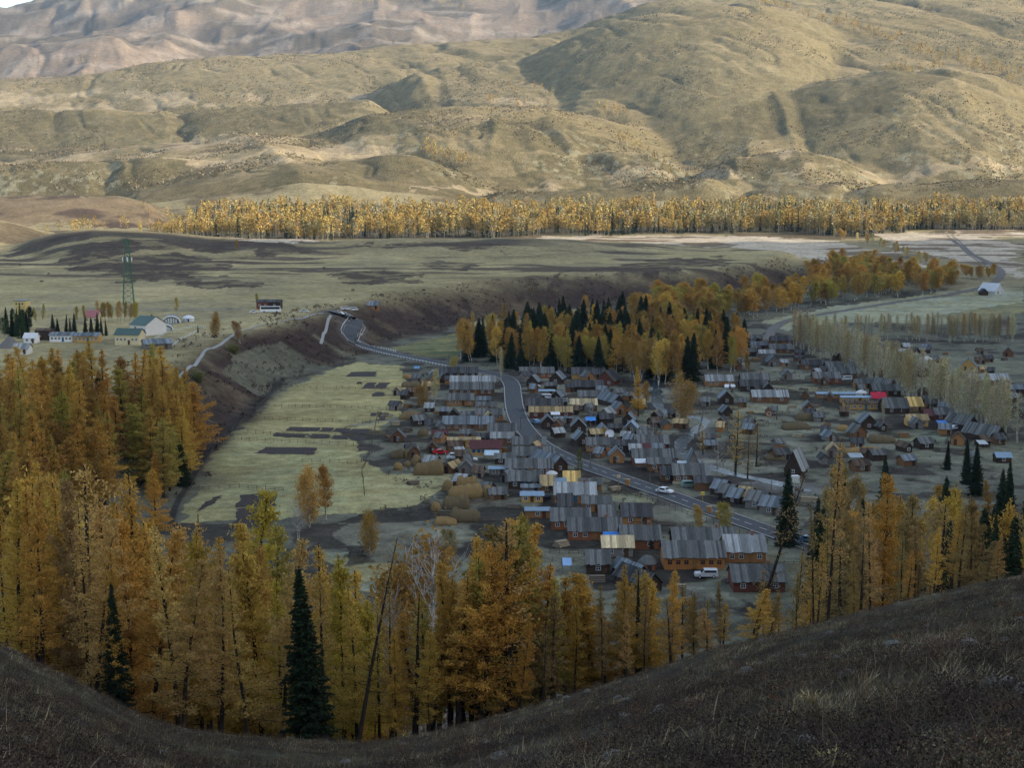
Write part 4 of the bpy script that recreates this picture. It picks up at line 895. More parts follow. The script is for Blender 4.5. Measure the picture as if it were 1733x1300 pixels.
def copy_tree(o, parent=None):
    c = o.copy(); COL.objects.link(c)
    if parent is not None: c.parent = parent
    for ch in o.children: copy_tree(ch, c)
    return c
RT = {'grey': (.122, .126, .12), 'light': (.27, .285, .28), 'dark': (.068, .068, .068), 'tan': (.36, .27, .14), 'yellow': (.55, .37, .13), 'blue': (.23, .33, .42), 'maroon': (.10, .030, .028), 'red': (.52, .012, .045), 'cream': (.55, .45, .27), 'white': (.68, .70, .72), 'brown': (.10, .07, .05), 'green': (.07, .125, .11), 'steel': (.16, .185, .20), 'skyblue': (.05, .25, .62), 'pink': (.42, .16, .16)}
WT = {'log': (.20, .105, .055), 'orange': (.40, .20, .08), 'dark': (.065, .043, .032), 'yellow': (.56, .34, .11), 'white': (.72, .71, .68), 'red': (.17, .065, .045), 'cream': (.66, .56, .34), 'grey': (.22, .20, .18), 'vivid_orange': (.55, .23, .07), 'cherry': (.29, .115, .055)}  # the strongest orange is the long barn's own board colour
WINF = MB().box(-.55, .55, -.05, .03, 0, .09).box(-.55, .55, -.05, .03, 1.01, 1.10).box(-.55, -.46, -.05, .03, .09, 1.01).box(.46, .55, -.05, .03, .09, 1.01).box(-.03, .03, -.045, .025, .09, 1.01).box(-.46, -.03, -.045, .025, .62, .67).box(.03, .46, -.045, .025, .62, .67).mesh("window", M['paint'])
PANE = MB().box(-.46, .46, -.02, .01, .09, 1.01).mesh("pane", M['glass'])
DOOR = MB().box(-.5, .5, -.07, .03, 0, 2.0).mesh("door", M['wood']); HANDLE = MB().box(.30, .42, -.13, -.07, .95, 1.05).mesh("handle", M['paint'])
hr = random.Random(11)
def plank_roof(L, w, hw, rise, ov, og, th=.08, pw=.5, ragged=.14):
    b = MB(); n = max(3, int((L + 2 * og) / pw)); pw = (L + 2 * og) / n; hwid = w / 2
    for sd in (-1, 1):
        for i in range(n):
            x0 = -L / 2 - og + i * pw; x1 = x0 + pw * .97; dz = hr.uniform(-.015, .035); e = ov + hr.uniform(-ragged, ragged); top = hr.uniform(-.02, .05)
            sl = rise / hwid; P = []
            ye = sd * (hwid + e); ze = hw - e * sl + dz; yr = -sd * .02 if sd < 0 else sd * .02; zr = hw + rise + dz + top
            b.poly([(x0, ye, ze), (x0, yr, zr), (x0, yr, zr + th), (x0, ye, ze + th)], (x1 - x0, 0, 0))
    return b
def house(x0, x1, yb, roof, wall, form, label, yaw=0., w=None, hw=None, rise=None, win=None, ln=None, wc='white', door=True, cat='house', name='log_house', group='wooden houses of the village', chim=0, winc=(.72, .72, .70)):
    p = at1((x0 + x1) / 2, yb); D = p[1]; wpx = (x1 - x0) / FPX * D * 1.0
    if form == 'L': L = wpx / max(.5, math.cos(R(yaw))); w = w or min(7.0, max(3.4, L * .62)); 
    else: w = wpx / max(.5, math.cos(R(yaw))); L = ln or max(4.0, w * 1.35)
    big = D / 480
    hw = hw if hw is not None else (2.5 if min(L, w) > 4 else 2.0); rise = rise if rise is not None else (w * .30 if form == 'L' else w * .50)
    rz = R(yaw) + (0 if form == 'L' else math.pi / 2)
    back = (w if form == 'L' else L) / 2
    cx = p[0] - math.sin(R(yaw)) * back; cy = p[1] + math.cos(R(yaw)) * back
    t = empty(name, (cx, cy, float(hz(cx, cy)) + .05), rz, label, cat, group)
    wcx = np.array(WT[wall]) * hr.uniform(.85, 1.15)
    b = MB(); g = hw + rise - .06
    b.poly([(-L / 2, -w / 2, -1.2), (-L / 2, w / 2, -1.2), (-L / 2, w / 2, hw - .02), (-L / 2, 0, g), (-L / 2, -w / 2, hw - .02)], (L, 0, 0))
    if wall in ('log', 'dark', 'orange', 'cherry'):
        for sx in (-1, 1):
            for sy in (-1, 1): b.box(sx * L / 2 - .12 * (1 - .25 * sx), sx * L / 2 + .12, sy * (w / 2 + .003) - .13, sy * (w / 2 + .003) + .13, -1.19, hw - .12)
    b.build("wall", M['log'] if wall not in ('white', 'cream') else M['paint'], t, wcx)
    ro = plank_roof(L, w, hw, rise, .55, .45, pw=.5 if L < 20 else .7, ragged=.16 if roof in ('grey', 'light', 'dark', 'tan') else .02).build("roof", M['plank'] if roof in ('grey', 'light', 'dark', 'tan', 'yellow', 'cream', 'brown', 'steel') else M['paint'], t, tuple(np.array(RT[roof]) * hr.uniform(.85, 1.15)))
    if chim or (L > 8 and hr.random() < .45 and form == 'L'):
        MB().box(L * .2, L * .2 + .6, -.3, .3, hw + rise - .5, hw + rise + .9).build("chimney", M['paint'], ro, (.25, .12, .08))
    fl = (lambda s: (s, -w / 2 - .03)) if form == 'L' else None
    span = L if form == 'L' else w
    nw = win if win is not None else (int(span / 2.9) if span > 5 else (1 if span > 3 else 0))
    if D > 1000: nw = min(nw, 2)
    dpos = hr.choice([-1, 0, 1]) if nw > 2 else None
    slots = [(-.5 + (i + .5) / max(nw, 1)) * (span - .6) for i in range(nw)]
    for i, s in enumerate(slots):
        isdoor = door and nw >= 3 and i == nw // 2
        me = DOOR if isdoor else WINF
        o = link("door" if isdoor else "window", me, t); zz = .1 if isdoor else hw * .5 - .45
        if form == 'L': o.location = (s, -w / 2 - .01, zz)
        else: o.location = (-L / 2 - .01, -s, zz); o.rotation_euler = (0, 0, -math.pi / 2)
        if isdoor:
            o.color = (*hr.choice([(.12, .06, .03), (.3, .16, .06), (.05, .16, .26)]), 1); hh = link("handle", HANDLE, o); hh.color = (.3, .3, .3, 1)
        else: o.color = (*winc, 1); link("pane", PANE, o)
    if door and nw < 3 and span > 2.5:
        o = link("door", DOOR, t); o.color = (*hr.choice([(.10, .06, .035), (.04, .035, .03)]), 1)
        if form == 'L': o.location = (span * .28, -w / 2 - .01, .05)
        else: o.location = (-L / 2 - .01, span * .2, .05); o.rotation_euler = (0, 0, -math.pi / 2)
        hh = link("handle", HANDLE, o); hh.color = (.3, .3, .3, 1)
    return t
H = house
# upper left block between meadow and road
H(744,808,640,'dark','dark','L','topmost long dark roof beside the mixed wood')
H(762,838,656,'light','log','L','long house with pale patched roof, second from the road bend')
H(762,836,669,'grey','log','L','grey roof house right below the pale patched roof',w=8)
H(756,801,687,'grey','orange','L','orange log house with grey roof near the round orange tree',win=4)
H(808,830,685,'steel','grey','L','small shed with bluish roof beside the orange log house')
H(806,840,699,'grey','log','L','grey house touching the road, upper of two',win=2)
H(806,851,713,'grey','orange','L','grey house touching the road, lower of two')
H(780,801,711,'grey','dark','L','little dark shed left of the two road houses',win=1)
H(744,758,704,'steel','dark','L','tiny pale shed at the end of the meadow track',win=0)
H(759,776,711,'dark','dark','G','small dark gabled hut among the meadow sheds')
H(750,836,729,'steel','log','L','longest bluish plank roof left of the road',win=6)
H(779,800,743,'grey','orange','L','small orange shed below the longest bluish roof',win=1)
H(732,756,744,'maroon','yellow','L','small yellow hut with dark red roof beside the hay domes',win=1)
H(826,873,742,'grey','log','L','grey roof house inside the first road curve',w=7)
H(804,831,750,'dark','dark','L','low dark house behind the yellow timber shell',win=2)
H(831,869,753,'light','log','L','pale roof house inside the road curve',win=3)
H(758,812,758,'tan','yellow','L','new yellow timber shell with flat open top',rise=.35,hw=2.6,win=5,w=5)
H(796,849,771,'maroon','yellow','L','yellow house with dark red roof and blue window frames',winc=(.10,.30,.62),win=6,door=False)
H(838,871,786,'grey','dark','L','grey shed below the dark red roof',win=2)
H(828,855,805,'blue','grey','L','low shed with pale blue sheet roof beside a mud yard',rise=.4,w=3.5,win=2)
H(868,923,765,'grey','log','L','upper of the grey roofs nested in the big road bend')
H(868,937,784,'grey','log','L','second of the grey roofs nested in the big road bend',win=6)
H(856,935,806,'grey','red','L','third of the grey roofs in the road bend, red walls',win=7)
H(936,960,800,'steel','dark','G','two-part steep roof standing end-on beside the road bend',yaw=28,ln=14)
H(847,862,817,'steel','grey','G','little blue grey shed at the mud yard corner',yaw=-30,win=0)
H(861,915,828,'grey','dark','L','dark walled grey house under the road bend block',w=7,win=3)
H(883,914,837,'steel','grey','L','narrow pale lean-to roof in front of the dark walled house',w=3.4,rise=.5,win=0)
H(916,937,833,'tan','orange','L','small house with tan board roof',win=1,w=7)
H(938,957,831,'blue','yellow','L','little yellow shed with bluish white roof between tan roofs',win=3,w=4)
H(955,981,829,'yellow','orange','L','small house with bright yellow board roof',win=1,w=7)
H(981,1018,831,'grey','orange','L','grey house right of the bright yellow roof',win=2)
H(939,1009,852,'light','orange','L','wide pale grey roof below the bright yellow roof',w=8,win=5)
H(882,919,851,'blue','yellow','L','yellow hut with pale blue roof by the muddy track',w=4,rise=.6,win=3)
H(945,968,869,'dark','dark','L','square dark roof below the wide pale roof',w=8,win=0)
H(986,1034,867,'grey','orange','L','grey cottage with white windows right of the square dark roof',win=3)
H(933,999,897,'grey','cherry','L','log house with four white windows, left of the lower pair',win=4,w=7.5)
H(962,1052,915,'grey','cherry','L','longer log house with white windows, front of the lower pair',win=5,w=7.5)
H(1015,1041,888,'grey','orange','L','narrow grey cottage behind the long log house',win=1,w=7.5)
H(1053,1103,888,'dark','orange','L','dark roofed log cabin alone on the roadside grass',win=2,w=8,hw=2.2)
H(890,930,877,'blue','orange','L','low orange shack with pale roof near the larch tops',w=3.6,rise=.4,win=1)
H(993,1032,972,'grey','dark','L','grey roofed barn just behind the larch tops',w=7)
H(1020,1072,943,'cream','grey','L','barn with cream coloured boards beside the blue tarp',w=6)
H(1051,1118,930,'grey','cherry','L','grey house behind the cream boarded barn',win=2,w=8)
H(1139,1246,934,'grey','dark','L','back roof of the long twin barn by the road',win=0,w=8)
H(1123,1228,964,'grey','vivid_orange','L','long barn with bright orange board wall',w=8.5,hw=2.9,win=7,winc=(.35,.14,.04))
H(1228,1296,953,'light','orange','L','pale ribbed roof at the right end of the long orange barn',w=9,hw=2.8,win=4)
H(1076,1098,985,'steel','dark','G','steep leaning roof by the six-sided hut',yaw=30,ln=9)
H(1092,1120,1002,'dark','dark','G','dark gabled barn facing the parked silver car',yaw=32,ln=11)
H(1240,1330,1003,'grey','red','L','low red walled house half hidden by the leaning larch',win=3,w=8)
H(1290,1330,1090,'tan','yellow','L','yellow hut at the foot of the hillside',win=2)
H(1323,1343,886,'brown','cherry','L','red brown shed beside the road fence',w=3.5,rise=.3,win=0)
# right of the road
H(880,937,640,'grey','cherry','L','long grey house at the foot of the mixed wood',win=5)
H(930,950,650,'steel','dark','G','pale steep gable beside the long house by the wood',yaw=-15,ln=8)
H(922,942,660,'grey','dark','L','low hut in front of the pale steep gable',win=0)
H(968,1024,642,'dark','yellow','L','house with yellow wall under the mixed wood',win=2,w=8)
H(1009,1038,653,'dark','red','G','big dark gable end with red wall below the wood',yaw=-20,ln=11)
H(1007,1018,653,'white','white','L','little white shed by the big dark gable',win=0,w=3,rise=.3)
H(913,938,670,'blue','grey','L','flat pale blue roof beside a white van',w=3.5,rise=.3,win=1)
H(970,1022,664,'dark','dark','L','dark back roof behind the house with white windows',win=0)
H(979,1021,681,'grey','red','L','house with a row of white windows near the stream',win=5)
H(1021,1038,679,'steel','orange','G','small orange gable joined to the white windowed house',ln=6)
H(934,948,678,'steel','dark','G','narrow steep hut beside the white van yard',yaw=-25,ln=6)
H(1037,1056,690,'steel','dark','G','taller of two steep gables by the stream bank',yaw=24,ln=13)
H(1044,1061,702,'steel','orange','G','lower of two steep gables by the stream bank',yaw=24,ln=5)
H(966,1010,696,'cream','log','L','house with bright cream board roof',win=4)
H(891,952,697,'dark','dark','L','dark roof directly behind the tan roofed house',win=0)
H(896,968,708,'tan','red','L','long tan board roof right of the road',win=4,w=5)
H(917,937,726,'steel','dark','G','steep dark gable beside the white canopy')
H(936,955,725,'grey','dark','L','low grey house joined to the steep dark gable',win=1)
H(968,991,733,'steel','dark','G','steep grey gable left of the blue tarp')
H(1011,1031,741,'steel','yellow','G','steep gable behind the satellite dish',ln=8)
H(1013,1031,713,'light','grey','G','pale steep gable above the blue tarp',yaw=-20,ln=8)
H(1053,1072,721,'steel','dark','G','upper steep gable at the edge of the river scrub',yaw=-15)
H(1058,1077,733,'blue','grey','G','lower steep bluish gable at the edge of the river scrub',yaw=-10)
H(1030,1052,733,'dark','dark','L','low dark shed right of the satellite dish',win=0)
H(938,968,717,'steel','red','L','pale blue lean-to between steep gables',w=3.2,rise=.3,win=2)
H(976,997,755,'steel','dark','G','small steep hut above the road',yaw=15)
H(993,1042,765,'grey','orange','L','grey house above the road with orange wall',win=4)
H(1041,1077,766,'dark','dark','L','dark house beside the grey one above the road',win=2)
H(1075,1132,763,'grey','dark','L','wide grey back roof near the bare white birch',win=0,w=7)
H(1066,1085,770,'light','grey','L','short pale roof left of a maroon roof patch',w=4,win=0)
H(1085,1105,769,'maroon','red','L','maroon patch of roof among grey roofs',w=4,win=1)
H(1105,1122,769,'steel','grey','L','short bluish roof right of the maroon patch',w=4,win=0)
H(1033,1056,784,'steel','orange','G','steep gable beside a yellow gate above the road')
H(1071,1148,788,'grey','cherry','L','long grey house with white windows above the road',win=6,w=7)
H(1097,1136,798,'grey','log','L','grey shed in front of the long white windowed house',win=2)
H(1162,1184,797,'steel','grey','G','bluish pyramid-like gable by the stream',rise=4.2)
H(1140,1201,818,'grey','log','L','grey roof house with white framed windows by the road',win=5,w=8)
H(1119,1141,815,'dark','log','L','dark annex left of the white framed house',win=1,w=6)
H(1176,1217,831,'dark','log','L','dark roofed shed beside the parked green jeep',win=0)
for i, (a, b, y, rf) in enumerate([(1204,1222,838,'steel'),(1217,1236,846,'grey'),(1231,1249,853,'steel')]):
    H(a,b,y,rf,'dark','L',('upper','middle','lower')[i] + ' of three stepped roofs along the road',yaw=-33,w=6)
for i, (a, b, y, rf) in enumerate([(1246,1266,852,'tan'),(1262,1290,862,'grey'),(1286,1315,872,'steel')]):
    H(a,b,y,rf,'grey','L',('tan roadside roof, first of the lower trio','dark roadside roof in the middle of the lower trio','pale roadside roof, last of the lower trio')[i],yaw=-30,w=6.5)
H(1329,1354,806,'light','dark','G','tall pale A-frame barn on the river flat',yaw=-25,ln=8,rise=5.0)
H(1195,1242,654,'light','orange','L','pale roofed house with cars parked in front',win=4)
H(1255,1302,652,'grey','dark','L','long grey back roof right of the parked cars',win=0)
H(1254,1300,663,'dark','dark','L','dark shed roof in front of the long grey one',win=2)
H(1219,1241,684,'steel','dark','G','steep bluish gable alone on the pale grass')
H(1274,1334,682,'light','log','L','pale ribbed roof alone by the fenced paddock',win=3,w=7)
H(1221,1240,567,'dark','dark','L','dark rounded hut by the wood corner',rise=2.2,win=0)
# far village behind and beside the poplars
for a, b, y, rf, wl, lb in [(1240,1262,577,'grey','red','far low shed under the meadow edge'),(1264,1290,580,'grey','log','far grey shed beside the bend of the dirt road'),(1244,1268,590,'dark','dark','far dark hut behind the pole'),(1270,1298,592,'steel','red','far bluish roof with red wall'),(1252,1280,603,'grey','dark','far grey barn nearest to the mixed wood'),(1285,1312,606,'light','grey','far pale roof among dark huts'),(1306,1343,584,'dark','log','far dark house in front of the first poplars'),(1303,1340,598,'grey','log','far grey house below the first poplars'),(1346,1362,603,'dark','red','far small dark hut against the poplars'),(1321,1334,620,'light','orange','small hut with pale roof and orange wall'),(1345,1362,612,'dark','log','dark hut between the far grey houses'),(1358,1397,626,'dark','log','long dark house before the poplars'),(1399,1448,630,'grey','dark','back grey roof of the poplar side farm'),(1404,1449,641,'grey','log','front grey roof of the poplar side farm'),(1378,1424,649,'grey','cherry','grey house with white windows on the far green'),(1447,1476,658,'grey','orange','grey house with a white door beside the poplars'),(1478,1524,671,'grey','dark','dark back roof left of the poplars and red roof')]:
    H(a,b,y,rf,wl,'L',lb,win=3 if b - a > 30 else 1)
H(1300,1320,621,'steel','grey','G','far steep gable with a pale wall')
H(1408,1432,620,'steel','dark','G','far steep gable against the poplars',yaw=-30)
H(1383,1448,675,'blue','orange','L','long low stable with pale blue roof',w=4,rise=.4,win=6)
H(1477,1499,684,'red','grey','L','bright red roofed shed, the only one',w=6,win=1)
H(1424,1478,683,'blue','yellow','L','upper gallery of the yellow guest house with blue roof',w=4,rise=.4,hw=2.4,win=6)
H(1430,1501,694,'brown','yellow','L','long yellow boarded front below the red roof',w=5,rise=.5,win=7)
H(1498,1538,701,'grey','dark','L','large grey roof right of the red one',w=10,win=2)
H(1537,1562,698,'yellow','orange','L','house with bright yellow boards by the large grey roof',w=9,win=2)
H(1458,1484,727,'steel','dark','G','dark steep gable on the green in front of the guest house')
H(1536,1571,722,'tan','yellow','L','open yellow shelter with bluish ridge',win=3,w=5)
H(1567,1583,712,'maroon','red','L','short maroon roof end of a grey house',win=0,w=6)
H(1583,1615,712,'grey','red','L','grey house with a white gate by the maroon roof',win=2,w=6)
H(1500,1522,667,'grey','dark','G','dark gable beneath the poplars',yaw=40,ln=8)
H(1634,1656,729,'grey','dark','G','big steep barn under the poplars, first of two',yaw=32,ln=10)
H(1680,1704,749,'grey','dark','G','big long barn under the poplars, second of two',yaw=35,ln=13)
H(1687,1711,784,'blue','dark','L','bluish roofed hut above the shady wood',win=1)
H(1641,1708,652,'light','red','L','far long pale roof beyond the poplars',win=5)
H(1627,1650,628,'steel','yellow','G','far steep gable with yellow wall beyond the poplars',yaw=-20)
H(1660,1675,632,'tan','orange','L','far small tan hut beyond the poplars',win=0)
H(1534,1550,598,'dark','dark','L','far dark shed beyond the poplar row, left one',win=0)
H(1556,1574,598,'grey','dark','L','far grey shed beyond the poplar row, right one',win=0)
H(1700,1733,668,'steel','dark','L','far bluish roof at the right edge beyond the poplars',win=1)
H(1682,1702,498,'white','white','G','white barn standing alone on the river meadow',yaw=35,ln=16,win=2,name='barn',cat='barn')
H(1661,1672,500,'dark','dark','G','small dark hut beside the white meadow barn',win=0)
# the small sheds and outhouses crowded between the larger houses
ANCH = [o for o in COL.objects if o.parent is None and o.name.startswith(('log_house', 'barn'))]
def near_phrase(p, words=11):
    nb = min(ANCH, key=lambda o: (o.location.x - p[0]) ** 2 + (o.location.y - p[1]) ** 2); dx = p[0] - nb.location.x; dy = p[1] - nb.location.y
    return ('behind' if dy > abs(dx) else 'before' if -dy > abs(dx) else 'right of' if dx > 0 else 'left of') + ' ' + ' '.join(nb['label'].split()[:words]), nb
taken = [(o.location.x, o.location.y, 7.5) for o in ANCH]
n = 0
for _ in range(4000):
    k = n % 4
    if k == 0: px, py = rng.uniform(655, 860), rng.uniform(640, 860)
    elif k == 1: px, py = rng.uniform(880, 1200), rng.uniform(640, 790)
    else: px, py = rng.uniform(1190, 1720), rng.uniform(560, 800)
    if not inpoly(np.array([px]), np.array([py]), [(700,640),(850,632),(1000,640),(1180,680),(1240,600),(1310,560),(1733,590),(1733,780),(1500,800),(1350,800),(1180,760),(1000,860),(860,880),(740,800),(650,760),(650,690)])[0]: continue
    p = at1(px, py)
    if any((p[0] - a) ** 2 + (p[1] - b) ** 2 < d * d for a, b, d in taken) or poly_dist(p[0:1], p[1:2], ROAD[::3])[0] < 8 or poly_dist(p[0:1], p[1:2], RIVER[::3])[0] < 6: continue
    taken.append((p[0], p[1], 5.2)); ph, nb = near_phrase(p, 10)
    wd_ = rng.uniform(9, 24) * 480 / p[1]; rf = pick({'grey': 4, 'dark': 3, 'light': 1.2, 'steel': 1.5, 'tan': .8, 'brown': 1.5}); wl = pick({'dark': 3, 'log': 3, 'grey': 2, 'orange': 1}); fm = 'G' if rng.random() < .25 else 'L'
    H(px - wd_ / 2, px + wd_ / 2, py, rf, wl, fm, f"small {({'steel': 'bluish', 'light': 'pale'}).get(rf, rf)} roofed shed {ph}"[:200], yaw=rng.uniform(-25, 25), w=None if fm == 'G' else rng.uniform(3.5, 5), hw=rng.uniform(1.8, 2.3), win=int(rng.random() < .5), name='shed', cat='shed', group='small sheds between the houses', ln=rng.uniform(4, 7)); n += 1
    if n > 150: break
# plateau buildings
PG = 'buildings on the plateau'
H(218,250,568,'green','white','L','large white hall with green gabled roof',yaw=-32,w=13,hw=5,rise=3.6,win=6,name='hall',cat='hall',group=PG)
H(194,236,584,'green','cream','L','cream two-storey house in front of the green roofed hall',w=8,hw=4.6,rise=2.3,win=6,yaw=-6,name='house',group=PG)
H(84,123,579,'steel','white','L','long low white barracks',w=6,hw=3,rise=1.2,win=6,name='barracks',cat='building',group=PG)
H(124,167,580,'steel','yellow','L','long low yellow barracks joined to the white one',w=6,hw=3,rise=1.2,win=6,name='barracks',cat='building',group=PG)
H(60,83,576,'brown','dark','L','square dark brown shed beside the white barracks',w=8,hw=4.5,rise=.6,win=0,name='shed',cat='shed',group=PG)
H(40,60,581,'white','white','L','small white outbuilding by the gravel heap',w=6,win=2,name='shed',cat='shed',group=PG)
H(22,47,600,'light','white','L','low white outbuilding in front of the gravel heap',w=6,win=2,name='shed',cat='shed',group=PG)
H(143,165,548,'pink','cream','L','house with a pink roof behind the dark spruces',w=9,hw=3.5,win=3,name='house',group=PG)
H(434,455,523,'dark','red','L','dark red shed beside the white bus',w=8,hw=4,rise=1,win=2,name='shed',cat='shed',group=PG)
H(455,474,523,'dark','dark','L','black shed behind the white bus',w=8,hw=4,rise=1,win=1,name='shed',cat='shed',group=PG)
H(622,640,524,'steel','orange','L','small orange hut with bluish roof on the bank top',w=7,win=1,name='hut',cat='hut',group=PG)
H(248,290,592,'steel','grey','L','low blue-roofed building along the plateau rim',w=12,hw=2.5,rise=1.5,win=0,yaw=22,name='house',group=PG)
# ------------------------------------------------------------------ haystacks
HAYC = [(.26, .175, .075), (.20, .145, .07), (.15, .115, .065), (.30, .21, .09)]
def haystack(x0, x1, yb, hpx, form, tone, label):
    p = at1((x0 + x1) / 2, yb); D = p[1]; W = (x1 - x0) / FPX * D * 1.08; Hh = max(1.5, hpx / FPX * D * 1.05)
    b = MB(); sd = int(x0 * 7 + yb)
    if form == 'dome':
        b.lathe([(.46, -.3), (.5, .12), (.5, .35), (.44, .6), (.33, .8), (.18, .95), (.04, 1.0)], 18, 1, 1, .035, sd)
        sc = (W, W, Hh); dep = W
    else:
        dep = min(W, 5.5); n = 22; r = np.random.default_rng(sd); P = []
        for i in range(n):
            u = i / (n - 1); e = min(1, 4.2 * min(u, 1 - u) + .55); hgt = e * (1 + .05 * r.normal()) * (1 - .12 * math.sin(u * 5 + sd)); wd2 = .5 * (.75 + .25 * e)
            P.append([(u - .5, wd2 * c * (1 + .04 * r.normal()), s * hgt) for c, s in ((-1, -.2), (-1.02, .35), (-.82, .72), (-.35, .97), (.35, .97), (.82, .72), (1.02, .35), (1, -.2))])
        for q in P: b.v += q
        for i in range(n - 1): b.f += [(i * 8 + j, i * 8 + (j + 1) % 8, i * 8 + 8 + (j + 1) % 8, i * 8 + 8 + j) for j in range(8)]
        b.f += [tuple(range(7, -1, -1)), tuple(range((n - 1) * 8, n * 8))]; sc = (W, dep, Hh)
    b.v = [(x * sc[0], y * sc[1], z * sc[2]) for x, y, z in b.v]
    o = b.build("haystack", M['hay'], None, tuple(np.array(HAYC[tone]) * random.uniform(.9, 1.1)), True)
    y = p[1] + dep / 2; x = p[0]; o.location = (x, y, float(hz(x, y)) - .05); o['label'] = label; o['category'] = 'haystack'; o['group'] = 'haystacks around the village'
for a in [(665,681,797,13,'dome',0,'small golden hay dome left of the thatch-like hay rick'),(701,749,805,21,'rick',1,'long brown hay rick in the corner of the meadow'),(748,766,831,17,'dome',1,'round hay dome left of the twin ricks'),(773,806,827,18,'rick',0,'hay rick behind the biggest rick in the fenced stack yard'),(760,816,844,20,'rick',0,'biggest golden hay rick in the fenced stack yard'),(815,835,843,20,'dome',0,'tall hay dome at the right end of the biggest rick'),
 (750,793,863,20,'rick',2,'grey brown hay rick in front of the biggest rick'),(729,745,866,15,'dome',0,'little hay dome left of the grey brown rick'),(762,810,885,20,'rick',2,'dark hay rick just behind the larch tops'),(735,772,890,6,'rick',0,'low flat heap of straw beside the dark rick'),(772,792,862,22,'dome',1,'hay dome between the grey brown and biggest ricks'),
 (661,682,777,14,'rick',2,'dark hay rick, leftmost of the back stack row'),(682,697,776,15,'dome',1,'narrow brown hay dome in the back stack row'),(696,712,789,18,'dome',1,'tall hay dome above the long brown rick'),(718,738,784,13,'dome',0,'rounded hay dome right of the tall one'),(683,695,790,9,'dome',1,'tiny hay dome squeezed behind the small golden one'),
 (706,724,740,14,'dome',2,'hay dome beside the small yellow hut'),(681,695,641,8,'dome',0,'small golden hay dome at the far sheds'),(680,709,656,9,'rick',2,'dark hay rick by the far sheds'),(676,713,711,11,'rick',1,'hay rick with an open pole shelter at the meadow side'),
 (1433,1493,771,11,'rick',0,'long low straw heap across the far yard'),(1350,1389,713,11,'rick',2,'brown straw mound left of the dark gable'),(1418,1440,730,9,'dome',0,'small straw dome near the dark gable'),(1474,1516,751,12,'rick',2,'dark straw mound below the green paddock'),(1328,1372,728,10,'rick',2,'wide dark dung heap beside the straw mound'),(1300,1330,780,8,'rick',2,'low brown heap beside the A-frame barn')]:
    haystack(*a)
# ------------------------------------------------------------------ fences
def fence(P, label, kind='post', step=2.8, hh=1.25, color=(.13, .11, .09), name='fence', group='fences of the village and meadow', ymin=230.):
    Q, u = dense(px_poly(P, ymin)[:, :2], step); b = MB(); r = random.Random(int(P[0][0])); top = []
    for x, y in Q:
        x += r.uniform(-.15, .15); y += r.uniform(-.15, .15); z = float(hz(x, y)); b.bar((x, y, z - .4), (x + r.uniform(-.06, .06), y, z + hh * r.uniform(.9, 1.15)), .075, 5); top.append((x, y, z))
    t = empty(name, top[0], 0, label, 'fence', group)
    o = b.build("post", M['wood'] if kind != 'white' else M['paint'], None, color); o.parent = t; o.location = tuple(-c for c in top[0]); o.name = 'posts'
    b2 = MB()
    for (a, c) in zip(top[:-1], top[1:]):
        for f in ((.35, .8) if kind != 'board' else (.2, .45, .7, .95)):
            b2.bar((a[0], a[1], a[2] + hh * f), (c[0], c[1], c[2] + hh * f + r.uniform(-.05, .05)), .045 if kind != 'board' else .10, 4)
    o = b2.build("rails", M['wood'] if kind != 'white' else M['paint'], None, color); o.parent = t; o.location = tuple(-c for c in top[0])
for P, lb in [([(368,743),(500,750),(640,757)],'post fence across the meadow below the plot rows'),([(420,733),(520,741),(640,737)],'post fence between the plot rows and the lower meadow'),([(436,710),(640,717)],'post fence above the plot rows'),([(442,688),(690,695)],'post fence across the middle meadow'),([(472,656),(690,662)],'post fence in the upper meadow'),([(512,782),(608,785),(640,760)],'fence corner round the wide dug plot'),
 ([(320,832),(400,826),(480,832)],'fence behind the large black plot'),([(640,700),(628,760),(612,800),(618,840)],'crooked fence along the village side of the meadow'),([(590,612),(480,652),(420,705),(365,755),(322,830)],'fence following the dark ditch at the foot of the bank'),([(985,803),(1060,833),(1130,860),(1220,893),(1300,921)],'wire fence along the lower side of the road'),([(1330,900),(1380,918),(1430,938)],'dark picket fence above the road end'),
 ([(1055,908),(1120,903),(1185,893)],'fence behind the dark roofed cabin'),([(870,935),(950,955),(1030,945)],'fence across the pale yard behind the larch tops'),([(1195,700),(1260,692),(1335,702)],'paddock fence beside the pale ribbed roof'),([(1190,735),(1300,720),(1400,735)],'paddock fence on the river flat'),([(1510,752),(1600,755),(1605,735)],'fence round the small green paddock'),([(1120,745),(1180,745),(1190,700)],'fence along the stream scrub'),([(1400,665),(1300,668),(1290,650)],'fence of the far green'),([(940,740),(1000,745),(1040,742)],'fence along the road side grass of the gable houses'),([(880,650),(960,655)],'fence in front of the long house by the wood')]: fence(P, lb)
fence([(712,848),(745,860),(790,856),(836,850),(838,830)], 'board fence round the hay stack yard', 'board', 2.2, 1.6, (.20, .15, .10))
fence([(735,878),(806,880)], 'board fence in front of the dark hay rick', 'board', 2.2, 1.6, (.22, .16, .10))
fence([(30,527),(240,527),(420,526)], 'pale wall-like fence along the back of the plateau', 'board', 5., 2.0, (.30, .31, .30), group='plateau fences')
fence([(290,589),(303,577),(318,570),(333,562)], 'white balustrade on the plateau rim', 'white', 2., 1.2, (.72, .72, .68), group='plateau fences')
fence([(262,575),(285,563),(330,553),(348,556)], 'white railing beside the blue-roofed building', 'white', 2., 1.2, (.60, .66, .64), group='plateau fences')
def offset_px(P, off):
    Q, u = dense(P, 3.0); return Q + normals2(Q) * off
